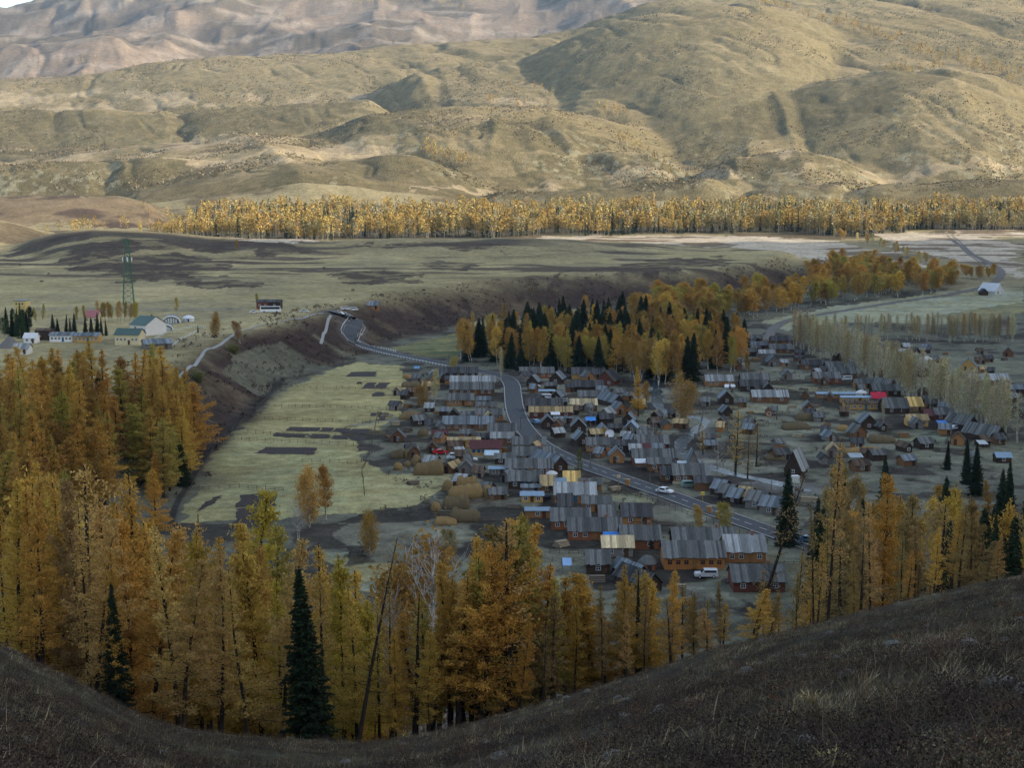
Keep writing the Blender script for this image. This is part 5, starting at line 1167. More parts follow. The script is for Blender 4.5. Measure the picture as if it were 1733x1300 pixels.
for off, lb, cut in [(4.6, 'white guard posts on the outer side of the climbing road', (3, 20)), (-4.6, 'white guard posts on the inner side of the climbing road', (4, 26))]:
    Q = offset_px(ROAD[cut[0] * 4:cut[1] * 4 + 8], off); b = MB(); b2 = MB(); prev = None
    z0 = (Q[0][0], Q[0][1], float(hz(*Q[0])))
    for x, y in Q:
        z = float(hz(x, y)); b.box(x - .14, x + .14, y - .14, y + .14, z - .3, z + .95)
        if prev: b2.bar((prev[0], prev[1], prev[2] + .72), (x, y, z + .72), .10, 4)
        prev = (x, y, z)
    t = empty("guard_rail", z0, 0, lb, 'guard rail', 'guard rails of the climbing road')
    for bb, nm in ((b, 'posts'), (b2, 'rails')): o = bb.build(nm, M['paint'], t, (.72, .74, .72)); o.location = tuple(-c for c in z0)
# ------------------------------------------------------------------ vehicles
CARP, t2, p2 = newmat("car_paint"); oi = N(t2, "ShaderNodeObjectInfo"); t2.links.new(oi.outputs["Color"], p2.inputs["Base Color"]); p2.inputs["Roughness"].default_value = .3; p2.inputs["Specular IOR Level"].default_value = .5; M['car'] = CARP
TYRE = plain("tyre_rubber", (.02, .02, .02)); M['tyre'] = TYRE
def vehicle_proto(kind):
    L, Wd, prof = {'car': (4.5, 1.75, [(-2.25,.35),(-2.25,.85),(-1.9,.98),(-1.25,1.42),(.35,1.45),(1.05,.98),(2.1,.82),(2.25,.6),(2.25,.35)]), 'suv': (4.7, 1.85, [(-2.35,.4),(-2.35,1.1),(-2.2,1.72),(.45,1.76),(1.1,1.12),(2.25,1.0),(2.35,.7),(2.35,.4)]),
      'van': (4.6, 1.8, [(-2.3,.35),(-2.3,1.0),(-2.2,1.85),(1.35,1.88),(1.95,1.15),(2.3,1.0),(2.3,.35)]), 'bus': (10.5, 2.5, [(-5.2,.45),(-5.2,1.6),(-5.1,3.1),(4.8,3.1),(5.2,1.6),(5.2,.45)])}[kind]
    root = bpy.data.objects.new('parked_car' if kind != 'bus' else 'coach_bus', None)
    b = MB(); w = Wd / 2; b.poly([(x, -w, z) for x, z in prof], (0, Wd, 0)); body = b.build("body", M['car'], root)
    top = max(z for _, z in prof); zs = top - .62 if kind != 'bus' else 1.7
    xa, xb = {'car': (-1.25, .45), 'suv': (-2.05, .5), 'van': (-2.05, 1.35), 'bus': (-4.9, 4.7)}[kind]
    for sy in (-1, 1):
        MB().box(xa + .15, xb, sy * w - .012, sy * w + .012, zs + .08, top - .10).build("side_window", M['glass'], root)
    f = {'car': ((.38,1.40),(1.02,1.0)), 'suv': ((.48,1.70),(1.08,1.16)), 'van': ((1.37,1.82),(1.93,1.18)), 'bus': ((4.83,3.0),(5.2,1.6))}[kind]
    n = Vector((f[1][1] - f[0][1], 0, f[1][0] - f[0][0])); n = Vector((abs(n.x), 0, abs(n.z))).normalized() * .02
    MB().poly([(f[0][0] + n.x, -w + .12, f[0][1] + n.z), (f[1][0] + n.x, -w + .12, f[1][1] + n.z), (f[1][0] + n.x, w - .12, f[1][1] + n.z), (f[0][0] + n.x, w - .12, f[0][1] + n.z)], (.02, 0, .02)).build("windscreen", M['glass'], root)
    wr = .33 if kind != 'bus' else .48; wx = L * .30
    for x in (-wx, wx):
        for sy in (-1, 1):
            o = MB().bar((0, -.11, 0), (0, .11, 0), wr, 14).build("wheel", M['tyre'], root); o.location = (x, sy * (w - .08), wr)
            MB().bar((0, -.02, 0), (0, .02, 0), wr * .6, 10).build("rim", M['paint'], o, (.5, .5, .52)).location = (0, sy * .115, 0)
    for sy in (-1, 1):
        MB().box(prof[-2][0] - .03, prof[-2][0] + .015, sy * w * .72 - .16, sy * w * .72 + .16, .58, .74).build("headlight", M['paint'], root, (.8, .8, .75))
    return root
VP = {k: vehicle_proto(k) for k in ('car', 'suv', 'van', 'bus')}
VC = {'white': (.75, .76, .77), 'red': (.45, .015, .02), 'silver': (.55, .56, .56), 'black': (.02, .022, .025), 'blue': (.10, .20, .32), 'green': (.16, .26, .23)}
def car(px, py, kind, colr, yaw, label, ymin=230.):
    p = at1(px, py, ymin); c = copy_tree(VP[kind]); c.location = (p[0], p[1], p[2] + (.28 if 'on the road' in label else .05)); c.rotation_euler = (0, 0, R(yaw)); c['label'] = label; c['category'] = 'bus' if kind == 'bus' else 'car'; c['group'] = 'vehicles in the valley'
    c.scale = (1.08,) * 3
    for ch in c.children:
        if ch.name.startswith('body'): ch.color = (*VC[colr], 1)
for a in [(1125,836,'car','white',-38,'white car driving on the road'),(1195,978,'suv','silver',180,'silver car parked below the long orange barn'),(770,778,'van','white',170,'white van parked by the hay domes'),(745,769,'car','red',20,'small red car parked beside the hay stacks'),(923,676,'van','white',180,'white van under the flat pale blue roof'),(906,717,'car','blue',120,'blue car parked beside the road bend'),(905,656,'car','white',10,'white car on the grass by the long house'),
 (1159,659,'van','white',5,'white van parked near the stream, apart from the others'),(1230,657,'car','white',80,'left one of two white cars under the pale roof'),(1239,657,'car','white',95,'right one of two white cars under the pale roof'),(1168,825,'suv','green',10,'pale green jeep parked beside the white framed house'),(1446,920,'suv','black',-35,'black car on the road behind the right-hand larches'),
 (1432,644,'van','white',200,'white truck by the poplar side farm'),(1511,694,'van','white',10,'white van beside the large grey roof'),(795,781,'car','white',0,'white car below the dark red roof'),(575,533,'car','white',160,'first white car at the top of the climbing road'),(587,537,'car','white',-50,'second white car at the top of the climbing road'),(584,525,'van','white',10,'white van on the bank top'),(599,526,'van','white',5,'white van right of the other on the bank top'),(515,529,'car','silver',0,'silver car on the plateau parking ground'),(1616,727,'car','white',30,'white car beside the blue tarp under the poplars'),(1370,918,'car','blue',-36,'bluish car near the end of the road'),(430,530,'car','white',5,'white car left of the bus'),(1020,850,'car','red',20,'red car at the edge of the roadside grass'),(458,529,'bus','white',4,'white bus parked in front of the dark sheds')]: car(*a)
for r_ in VP.values():
    for c in list(r_.children_recursive): bpy.data.objects.remove(c)
    bpy.data.objects.remove(r_)
# ------------------------------------------------------------------ yurts, tarps, dish, tank, tower, poles, heaps
def yurt(px, py, wpx, label, roofc=(.62, .62, .58), wallc=(.55, .55, .50), sides=20, cat='yurt', name='yurt', rh=.34):
    p = at1(px, py); W = wpx / FPX * p[1]; r = W / 2; t = empty(name, (p[0], p[1] + r, float(hz(p[0], p[1] + r))), R(10), label, cat, 'round tents and huts')
    MB().lathe([(r * .96, -.4), (r * .96, r * .62)], sides).build("wall", M['paint'] if cat == 'yurt' else M['log'], t, wallc)
    MB().lathe([(r * 1.06, r * .56), (r * .9, r * .75), (r * .45, r * (.75 + rh * .75)), (r * .10, r * (.75 + rh)), (.02, r * (.77 + rh))], sides).build("roof", M['paint'] if cat == 'yurt' else M['plank'], t, roofc)
    o = link("door", DOOR, t); o.location = (0, -r * .97, .0); o.scale = (.8, 1, min(1., r * .55 / 2)); o.color = (.06, .05, .05, 1)
yurt(934, 809, 20, 'grey white yurt among the grey roofs'); yurt(1460, 672, 20, 'white yurt beside the red roof'); yurt(1570, 615, 21, 'white tent beyond the poplars'); yurt(1395, 1030, 22, 'pale round tent behind the two thin larches')
yurt(1097, 967, 38, 'six-sided wooden hut with plank roof beside the long orange barn', RT['grey'], WT['cherry'], 6, 'hut', 'round_hut', .5)
yurt(925, 846, 16, 'dark pointed tent beside the yellow hut', (.045, .06, .075), (.04, .05, .06)); yurt(1308, 1003, 40, 'grey canvas tent behind the leaning larch', (.20, .25, .27), (.16, .19, .2), 8)
def tarp(px, py, wpx, dpt, color, label, hh=2.3, tilt=.35, name='canopy', cat='canopy'):
    p = at1(px, py); W = wpx / FPX * p[1]; t = empty(name, (p[0], p[1] + dpt / 2, float(hz(p[0], p[1] + dpt / 2))), 0, label, cat, 'tarpaulin canopies in the yards')
    n = 9; V = []; F = []
    for j in range(n):
        for i in range(n):
            u, v = i / (n - 1) - .5, j / (n - 1) - .5; V.append((u * W, v * dpt, hh + tilt * v * 2 - .22 * math.cos(u * math.pi) * math.cos(v * math.pi) + random.uniform(-.04, .04)))
    F = [(j * n + i, j * n + i + 1, j * n + n + i + 1, j * n + n + i) for j in range(n - 1) for i in range(n - 1)]
    b = MB(); b.v = V; b.f = F; o = b.build("sheet", M['paint'], t, color, True); so_ = o.modifiers.new("thick", 'SOLIDIFY'); so_.thickness = .03
    for sx in (-1, 1):
        for sy in (-1, 1): MB().bar((sx * W * .47, sy * dpt * .47, -.4), (sx * W * .47, sy * dpt * .47, hh + tilt * sy * .94), .05, 6).build("pole", M['wood'], t, (.2, .16, .12))
for a in [(1036,925,29,4,(.03,.22,.62),'bright blue tarp over a frame behind the cream barn'),(1000,721,18,4,(.03,.24,.66),'bright blue tarp between the steep gables'),(1597,727,17,4,(.03,.20,.60),'blue tarp shelter under the poplars'),(940,711,16,4,(.70,.72,.74),'white canopy beside the steep dark gable'),(832,781,26,5,(.42,.55,.62),'pale torn canopy below the dark red roof'),(1450,785,24,4,(.30,.36,.38),'grey canopy over a log pile in the far yard'),(1162,799,30,4,(.55,.62,.66),'pale sheet beside the bluish pyramid roof'),(705,631,10,4,(.08,.25,.42),'small blue tarp at the far sheds'),(1440,1050,12,3,(.05,.16,.40),'blue tarp behind the right-hand larches'),(960,972,16,4,(.25,.42,.66),'pale blue sheet on a scrap heap behind the larch tops'),(1253,1002,6,3,(.60,.01,.02),'small red cover behind the leaning larch'),(1665,502+260,16,4,(.45,.5,.5),'pale sheet in the yard of the two big barns'),(1085,795,20,4,(.60,.64,.66),'white sheet in front of the long white windowed house')]: tarp(*a)
def on_ground(px, py): p = at1(px, py); return (p[0], p[1], p[2])
p = at1(1032, 744); t = empty("satellite_dish", (p[0], p[1], p[2]), 0, "large white satellite dish in a yard", 'satellite dish')
MB().bar((0, 0, -.3), (0, 0, 1.5), .09).build("mast", M['paint'], t, (.5, .5, .5))
o = MB().lathe([(.05, 0), (.6, .06), (1.1, .2), (1.5, .42), (1.56, .44), (1.1, .26), (.6, .12), (.05, .06)], 24).build("reflector", M['paint'], t, (.74, .74, .74), True); o.location = (0, -.1, 1.9); o.rotation_euler = (R(68), 0, R(-12))
MB().bar((0, -.2, 1.9), (-.15, -1.3, 2.3), .04).build("feed_arm", M['paint'], t, (.4, .4, .4))
p = at1(1343, 836); t = empty("water_tank", (p[0], p[1], p[2]), R(8), "white box water tank raised on a post by the A-frame barn", 'water tank')
MB().box(-1.3, 1.3, -1, 1, 3.2, 5.0).build("tank", M['paint'], t, (.55, .58, .52))
MB().box(-1.4, 1.4, -1.1, 1.1, 5.0, 5.15).build("lid", M['paint'], t, (.6, .62, .58)); MB().bar((0, 0, -.5), (0, 0, 3.2), .22).build("post", M['paint'], t, (.4, .42, .4))
for s_ in (-1, 1): MB().bar((s_ * .15, 0, 1.6), (s_ * 1.1, 0, 3.2), .07).build("brace", M['paint'], t, (.4, .42, .4))
# lattice tower on the plateau
p = at1(218, 517); D = p[1]; TH = 112 / FPX * D; t = empty("lattice_tower", (p[0], p[1], p[2]), R(20), "tall green lattice mast with white antennas on the plateau", 'mast')
GREEN = (.035, .13, .07); bw, tw = 3.1, .9
def tc(k, f): s = (1 - f) * bw + f * tw; return ((1 if k in (0, 3) else -1) * s, (1 if k in (0, 1) else -1) * s, f * TH)
for k in range(4): MB().bar(tc(k, -.01), tc(k, 1), .20, 6, .13).build("leg", M['paint'], t, GREEN)
b = MB(); fr = np.linspace(0, 1, 14) ** .9
for f0, f1 in zip(fr[:-1], fr[1:]):
    for k in range(4):
        k2 = (k + 1) % 4; b.bar(tc(k, f0), tc(k2, f1), .085, 4); b.bar(tc(k2, f0), tc(k, f1), .085, 4); b.bar(tc(k, f1), tc(k2, f1), .08, 4)
b.build("bracing", M['paint'], t, GREEN)
for f in (.66, .93):
    s = (1 - f) * bw + f * tw + .7; b = MB().box(-s, s, -s, s, f * TH, f * TH + .15)
    for a in (-s, s): b.bar((a, -s, f * TH + 1), (a, s, f * TH + 1), .05, 4).bar((-s, a, f * TH + 1), (s, a, f * TH + 1), .05, 4)
    b.build("platform", M['paint'], t, GREEN)
for i, (a, f) in enumerate([(0, .66), (90, .66), (180, .66), (270, .66), (45, .93), (200, .93)]):
    s = (1 - f) * bw + f * tw + .9; MB().box(s * math.cos(R(a)) - .28, s * math.cos(R(a)) + .28, s * math.sin(R(a)) - .28, s * math.sin(R(a)) + .28, f * TH + .2, f * TH + 2.6).build("antenna", M['paint'], t, (.75, .76, .76) if f < .7 else GREEN)
MB().bar((0, 0, TH), (0, 0, TH + 4), .10, 5, .04).build("spike", M['paint'], t, GREEN)
# yellow watchtower
p = at1(38, 532); t = empty("watchtower", (p[0], p[1], p[2]), R(-6), "yellow watchtower with a flat roof behind the green grove", 'tower')
MB().box(-2.4, 2.4, -2.4, 2.4, -.5, 4.6).build("shaft", M['paint'], t, (.52, .40, .16)); MB().box(-3.1, 3.1, -3.1, 3.1, 4.6, 7.4).build("cabin", M['paint'], t, (.58, .45, .18))
MB().box(-3.5, 3.5, -3.5, 3.5, 7.4, 7.8).build("roof", M['paint'], t, (.12, .16, .20)); MB().bar((0, 0, 7.8), (0, 0, 13), .06, 5).build("aerial", M['paint'], t, (.2, .2, .2))
for x in (-1.7, 0, 1.7): o = link("window", WINF, t); o.location = (x, -3.11, 5.4); o.color = (.5, .4, .2, 1); link("pane", PANE, o)
# arched greenhouses
for i, (px, py, wpx, lb) in enumerate([(284, 548, 24, 'far arched building with white rimmed gable on the plateau'), (275, 560, 18, 'near arched building with white rimmed gable on the plateau')]):
    p = at1(px, py); W = wpx / FPX * p[1] * 1.15; L = 16; t = empty("arched_hall", (p[0], p[1] + L / 2, p[2]), R(12), lb, 'hall', PG); r = W / 2
    arc = lambda rr, k=13: [(rr * math.cos(math.pi * j / (k - 1)), rr * .75 * math.sin(math.pi * j / (k - 1))) for j in range(k)]
    MB().poly([(x, -L / 2, z + .5) for x, z in arc(r)] + [(-r, -L / 2, -.5), (r, -L / 2, -.5)], (0, L, 0)).build("vault", M['paint'], t, (.10, .12, .13))
    b = MB(); A = arc(r + .35)
    for q, s in zip(A[:-1], A[1:]): b.bar((q[0], -L / 2 - .3, q[1] + .5), (s[0], -L / 2 - .3, s[1] + .5), .35, 6)
    b.build("gable_rim", M['paint'], t, (.75, .76, .74))
    for x in (-.6, -.3, 0, .3, .6): MB().box(x * r - .4, x * r + .4, -L / 2 - .12, -L / 2 + .02, .3, .5 + r * .75 * math.sqrt(1 - x * x) - .7).build("window", M['paint'], t, (.55, .58, .56))
yurt(317, 545, 20, 'low white dome tent on the plateau', (.66, .68, .70), (.6, .62, .64))
b = MB().lathe([(1.0, -.05), (.72, .28), (.42, .62), (.16, .92), (.03, 1.0)], 22, 1, 1, .05, 4); p = at1(12, 590); r = 20 / FPX * p[1]; b.v = [(x * r * 1.15, y * r, z * r * .95) for x, y, z in b.v]
o = b.build("gravel_heap", M['hay'], None, (.17, .165, .15), True); o.location = (p[0], p[1] + r * .8, p[2]); o['label'] = 'big grey gravel heap at the left edge of the plateau'; o['category'] = 'heap'
def pole(px, py, hpx, label, arm=False, name='utility_pole', cat='pole', col=(.16, .13, .10), lamp=None):
    p = at1(px, py); hh = hpx / FPX * p[1]; t = empty(name, (p[0], p[1], p[2]), 0, label, cat, 'poles and lamps beside the road'); MB().bar((0, 0, -.5), (0, 0, hh), .13, 7, .08).build("shaft", M['wood'], t, col)
    if arm: MB().box(-.8, .8, -.06, .06, hh - .5, hh - .36).build("crossarm", M['wood'], t, col)
    if lamp: MB().box(-.5, .5, -.4, .4, hh - .2, hh + .55).build("lamp_head", M['paint'], t, lamp)
for a in [(1113,848,34,'pole below the road beside the lone sheds',True),(999,795,30,'pole beside the road above the grey roofs',True),(1100,822,30,'pole on the upper road verge by the white car',True),(838,735,24,'pole at the inner side of the road bend',True),(881,727,22,'pole left of the steep dark gable',True),(1271,838,26,'pole in front of the stepped roofs',True),(1255,636,22,'white pole at the right corner of the mixed wood',False),(1318,915,30,'pole near the road end beside the leaning larch',True),(759,622,22,'tall pole at the far meadow corner',True),(1305,830,28,'pole behind the roadside trio of roofs',True)]: pole(*a)
pole(1189, 850, 14, 'yellow lamp on a short post by the road', False, 'street_lamp', 'lamp', (.4, .3, .08), (.62, .42, .05))
pole(1047, 826, 19, 'wooden post with a tan signboard above the road', False, 'signpost', 'sign', (.3, .2, .1), (.52, .38, .20))
for px, py, lb in [(1062,822,'pair of orange stone gateposts by the wooden signboard'),(1200,869,'orange box-like post at the road edge'),(1215,878,'second orange box-like post at the road edge'),(1224,884,'third orange box-like post at the road edge')]:
    p = at1(px, py); t = empty("gatepost", (p[0], p[1], p[2]), R(-30), lb, 'post', 'orange posts at the road edge'); MB().box(-.6, .6, -.4, .4, -.4, 1.7).build("shaft", M['wood'], t, (.40, .22, .09)); MB().box(-.7, .7, -.5, .5, 1.7, 1.9).build("cap", M['wood'], t, (.45, .30, .15))
# log piles and lumber in the yards
YARD = [(700,690),(740,700),(745,720),(690,730),(660,740),(700,765),(730,790),(800,795),(850,840),(870,860),(900,868),(950,925),(1010,985),(1050,970),(1150,1000),(1240,985),(1300,970),(900,645),(960,650),(990,650),(950,672),(1005,705),(1045,745),(1090,725),(1070,700),(1120,800),(1150,820),(1230,700),(1270,700),(1340,690),(1380,690),(1400,720),(1440,700),(1500,725),(1530,740),(1560,745),(1600,765),(1640,770),(1350,740),(1400,760),(1320,760),(1390,640),(1360,660),(1290,640),(1330,630),(1240,610),(1280,610),(1420,590),(1500,590),(1600,600),(1640,600),(1700,610),(1590,640),(1690,690),(1610,660),(1340,830),(1370,850),(1250,760),(1210,740),(670,720),(720,655),(690,690),(655,705),(700,820),(850,765),(1040,830),(1320,650)]
SK = ['left of', 'right of', 'in front of']
used = {}
for i, (px, py) in enumerate(YARD):
    p = at1(px, py); r = random.Random(i); kind = i % 3; L = r.uniform(2.2, 4.5)
    b = MB()
    rows = r.randint(2, 4)
    for q in range(rows):
        for w in range(6 - q): b.bar((-L / 2 + r.uniform(-.2, .2), (w - 2.5 + q * .5) * .42, .2 + q * .36), (L / 2 + r.uniform(-.2, .2), (w - 2.5 + q * .5) * .42, .2 + q * .36), .2, 7)
    nm, cat, word, c = [('log_pile', 'log pile', 'grey log pile', (.17, .14, .11)), ('firewood_stack', 'firewood', 'brown firewood stack', (.24, .14, .07)), ('lumber_pile', 'lumber', 'pale lumber pile', (.34, .28, .19))][kind]
    o = b.build(nm, M['wood'], None, c); o.location = (p[0], p[1], p[2]); o.rotation_euler = (0, 0, r.uniform(-.8, .8)); o['category'] = cat; o['group'] = 'log and timber piles in the yards'
    o['label'] = word + ' ' + near_phrase(p)[0]
# grazing cattle on the plateau
def cow(px, py, c, label, yaw):
    p = at1(px, py); t = empty("cow", (p[0], p[1], p[2]), R(yaw), label, 'cow', 'cattle grazing in the valley')
    me = bpy.data.meshes.new("body"); V = [(0,0,1.15),(.75,0,1.2),(-.75,0,1.2),(1.15,0,1.1),(1.45,0,.7),(1.62,0,.45)]; E = [(0,1),(0,2),(1,3),(3,4),(4,5)]; RD = [.40,.36,.36,.22,.17,.11]
    for sx in (.62, -.68):
        for sy in (.22, -.22):
            n = len(V); V += [(sx, sy, .78), (sx + .03, sy, .42), (sx, sy, .03)]; E += [(1 if sx > 0 else 2, n), (n, n + 1), (n + 1, n + 2)]; RD += [.17, .09, .07]
    n = len(V); V += [(-1.08, 0, 1.15), (-1.2, 0, .6)]; E += [(2, n), (n, n + 1)]; RD += [.07, .04]
    for sy in (.2, -.2): n = len(V); V += [(1.40, sy, .86)]; E += [(4, n)]; RD += [.05]
    me.from_pydata(V, E, []); me.materials.append(M['paint']); o = link("body", me, t, color=c); o.modifiers.new("skin", 'SKIN')
    for v, r in zip(me.skin_vertices[0].data, RD): v.radius = (r, r)
    me.skin_vertices[0].data[0].use_root = True
    s = o.modifiers.new("sub", 'SUBSURF'); s.levels = 1; s.render_levels = 1
for i, a in enumerate([(548,455,(.03,.02,.018),'dark cow alone on the upper plateau grass',20),(609,652,(.02,.018,.016),'black cow in the upper village meadow',160),(717,493,(.03,.02,.018),'dark cow near the edge of the terrace',0),(597,493,(.04,.025,.02),'brown cow on the plateau field, apart from the herd',40),(82,465,(.04,.03,.02),'cow nearest the left edge of the plateau field',70),(70,478,(.03,.02,.02),'second dark cow on the left plateau field',10),(34,450,(.03,.02,.02),'tiny dark cow below the dark hill',0)]): cow(*a)
# ------------------------------------------------------------------ far woodland and the lines of trees on the mountain: masses
def attr_leaf():
    m, t, p = newmat("far_foliage"); a = N(t, "ShaderNodeAttribute", attribute_name="albedo"); g = N(t, "ShaderNodeNewGeometry")
    t.links.new(mixc(t, 1.0, a.outputs["Color"], ramp(t, g.outputs["Random Per Island"], 0, 1, .65, 1.35), 'MULTIPLY'), p.inputs["Base Color"]); p.inputs["Specular IOR Level"].default_value = .05; return m
M['far'] = attr_leaf()
def mass(name, X, Y, Hh, kind, tone, nl, rw, label, cat, trunk=True, rngs=5, ls=.040, low=.28):
    r = np.random.default_rng(rngs); n = len(X); Z = hz(X, Y)
    m = nl * n; ti = np.repeat(np.arange(n), nl); con = kind[ti] == 1
    f = r.random(m) ** np.where(con, 1.5, .8); f = np.where(con, .04 + .96 * f, low + (1 - low) * f)
    g = (f - low) / (1 - low)
    prof = np.where(con, (1 - f) * .75 + .03, np.sqrt(np.clip(1 - (2 * np.clip(g, 0, 1) - .86) ** 2 / 1.4, 0.03, 1)))
    th = r.uniform(0, 6.283, m); rr = np.sqrt(r.random(m)) * prof * rw * Hh[ti]
    C = np.stack([X[ti] + rr * np.cos(th), Y[ti] + rr * np.sin(th), Z[ti] + f * Hh[ti]], 1)
    a = r.normal(size=(m, 3)); a /= np.linalg.norm(a, axis=1)[:, None]; b = np.cross(a, r.normal(size=(m, 3))); b /= np.linalg.norm(b, axis=1)[:, None]
    s = (Hh[ti] * ls * r.uniform(.6, 1.4, m))[:, None]
    V = np.stack([C - a * s - b * s * .5, C - a * s * .2 + b * s, C + a * s, C - b * s], 1).reshape(-1, 3)
    col = np.repeat(tone[ti] * r.uniform(.8, 1.2, (m, 1)), 4, 0)
    F = np.arange(len(V)).reshape(-1, 4)
    if trunk:
        w = Hh * .0125; P = []
        for ang in (0.3, 1.87):
            dx, dy = np.cos(ang) * w, np.sin(ang) * w
            P.append(np.stack([np.stack([X - dx, Y - dy, Z - 1], 1), np.stack([X + dx, Y + dy, Z - 1], 1), np.stack([X + dx * .4, Y + dy * .4, Z + Hh * .8], 1), np.stack([X - dx * .4, Y - dy * .4, Z + Hh * .8], 1)], 1).reshape(-1, 3))
        VT = np.concatenate(P); ct = np.tile(np.repeat(np.where(kind[:, None] == 1, [[.03, .025, .02]], [[.50, .46, .38]]) * np.where(kind[:, None] == 1, 1, r.uniform(.25, 1.1, (n, 1))), 4, 0), (2, 1))
        F = np.concatenate([F, np.arange(len(VT)).reshape(-1, 4) + len(V)]); V = np.concatenate([V, VT]); col = np.concatenate([col, ct])
    me = np_mesh(name, V, F, M['far'], col, smooth=False)
    return link(name, me, None, kind="stuff", label=label, category=cat)
FT = np.array([(.40, .29, .10), (.33, .22, .075), (.42, .33, .115), (.25, .22, .09), (.31, .29, .19)])
fe = px_poly([(258,397),(300,400),(400,403),(500,405),(620,404),(750,402),(900,400),(1050,398),(1150,396),(1300,393),(1400,397),(1470,400),(1500,395),(1600,390),(1733,389),(1800,389)], 1100.)
faz = fe[:, 0] / fe[:, 1]; fY = np.maximum(fe[:, 1], 1560); taper = lambda a: sstep(faz[0] - .01, faz[0] + .055, a)
n = 6200; az = rng.uniform(faz[0], .40, n); u = rng.random(n) ** 1.6; Y0 = np.interp(az, faz, fY); Yb = 2080 + 0 * az
Y0 = Y0 + (fbm(az * 60, az * 0, 3, 717) - .5) * 70; Y = Y0 + u * (Yb - Y0); X = az * Y
keep = (rng.random(n) < .25 + .75 * taper(az)) & (u < .12 + taper(az)) & (fbm(X / 70., Y / 50., 3, 711) > .36) | (u < .06)
X, Y, u, az = X[keep], Y[keep], u[keep], az[keep]; n = len(X)
kn = np.where(rng.random(n) < .17 + .38 * (np.abs(u - .45) < .12), 1, 0); Hh = np.where(kn == 1, rng.uniform(15, 23, n), rng.uniform(14, 26, n)) * (.55 + .84 * fbm(X / 40., Y / 40., 3, 719)) * (.6 + .4 * taper(az))
gr_ = .7 * sstep(.53, .68, fbm(X / 60., Y / 60., 2, 713)) * (X / Y > 0)
tn = FT[rng.choice(5, n, p=[.34, .24, .2, .12, .10])]; tn = np.where((gr_ > rng.random(n))[:, None], [[.33, .29, .15]], tn); tn = np.where(kn[:, None] == 1, [[.035, .06, .035]], tn)
mass("far_woodland", X, Y, Hh, kn, tn, 100, .17, "golden birch woodland across the far valley floor", "woodland", low=.34, ls=.030)
X, Y = [], []
for P, cnt, jit in [([(1280,8),(1400,34),(1500,70),(1560,90),(1650,112),(1733,130)],170,16),([(1480,112),(1600,116),(1733,138)],50,14),([(712,258),(760,271),(790,283)],34,7),([(800,173),(870,180),(945,190)],16,12),([(1015,188),(1052,199)],12,8),([(1052,245),(1075,255)],9,7),([(1100,268),(1130,300)],5,8),([(742,2),(785,18)],16,25),([(600,8),(640,2)],8,20),([(140,95),(160,110)],6,15),([(930,150),(870,160)],5,15)]:
    W = px_poly(P, 2200.); s = np.concatenate([[0], np.cumsum(np.linalg.norm(np.diff(W[:, :2], axis=0), axis=1))]); q = rng.uniform(0, s[-1], cnt)
    X += list(np.interp(q, s, W[:, 0]) + rng.normal(size=cnt) * jit); Y += list(np.interp(q, s, W[:, 1]) + rng.normal(size=cnt) * jit)
X, Y = np.array(X), np.array(Y); n = len(X)
mass("mountainside_larches", X, Y, rng.uniform(15, 27, n), np.zeros(n, int), FT[rng.choice(3, n)] * .95, 50, .16, "thin lines of golden larches on the mountain spurs", "larches", rngs=9)
q = px_poly([(140,388),(190,391),(240,393)], 1000.); X = np.interp(rng.random(60), [0, .5, 1], q[:, 0]) + rng.normal(size=60) * 25; Y = np.interp(rng.random(60), [0, .5, 1], q[:, 1]) + 130 + rng.uniform(0, 120, 60)
mass("hill_edge_birches", X, Y, rng.uniform(12, 20, 60), np.zeros(60, int), FT[rng.choice(4, 60)] * .9, 60, .17, "golden birches peering over the dark hill", "birches", rngs=12)
# yard fences between the houses
rf_ = random.Random(3); hs_ = [o for o in ANCH if 240 < o.location.y < 900 and o.name.startswith('log_house')]; rf_.shuffle(hs_)
for o in hs_[:46]:
    a = o.rotation_euler[2]; x0, y0 = o.location.x, o.location.y; sgn = rf_.choice((-1, 1)); L = rf_.uniform(7, 17); d = rf_.uniform(4.5, 8)
    W = [(x0 + sgn * 6 * math.cos(a) + d * math.sin(a), y0 + sgn * 6 * math.sin(a) - d * math.cos(a)), (x0 + sgn * (6 + L) * math.cos(a) + d * math.sin(a), y0 + sgn * (6 + L) * math.sin(a) - d * math.cos(a) - rf_.uniform(0, 3))]
    Q, u = dense(np.array(W), 2.0)
    if poly_dist(Q[:, 0], Q[:, 1], ROAD[::3]).min() < 6 or any((Q[:, 0] - a_) ** 2 + (Q[:, 1] - c_) ** 2 < 16 for a_, c_, _ in taken for _q in (0,) if ((Q[:, 0] - a_) ** 2 + (Q[:, 1] - c_) ** 2).min() < 16 and False): continue
    z0 = float(hz(*Q[0])); b = MB(); b2 = MB(); pv_ = None
    for x, y in Q:
        z = float(hz(x, y)); b.bar((x - Q[0][0], y - Q[0][1], z - z0 - .4), (x - Q[0][0], y - Q[0][1], z - z0 + rf_.uniform(1.1, 1.4)), .08, 5)
        if pv_:
            for f in (.35, .7, 1.05): b2.bar((pv_[0], pv_[1], pv_[2] + f), (x - Q[0][0], y - Q[0][1], z - z0 + f), .07, 4)
        pv_ = (x - Q[0][0], y - Q[0][1], z - z0)
    t = empty("fence", (Q[0][0], Q[0][1], z0), 0, "rough pole fence beside " + ' '.join(o['label'].split()[:12]), 'fence', 'fences of the village and meadow')
    for bb, nm in ((b, 'posts'), (b2, 'rails')): bb.build(nm, M['wood'], t, (.16, .13, .10))
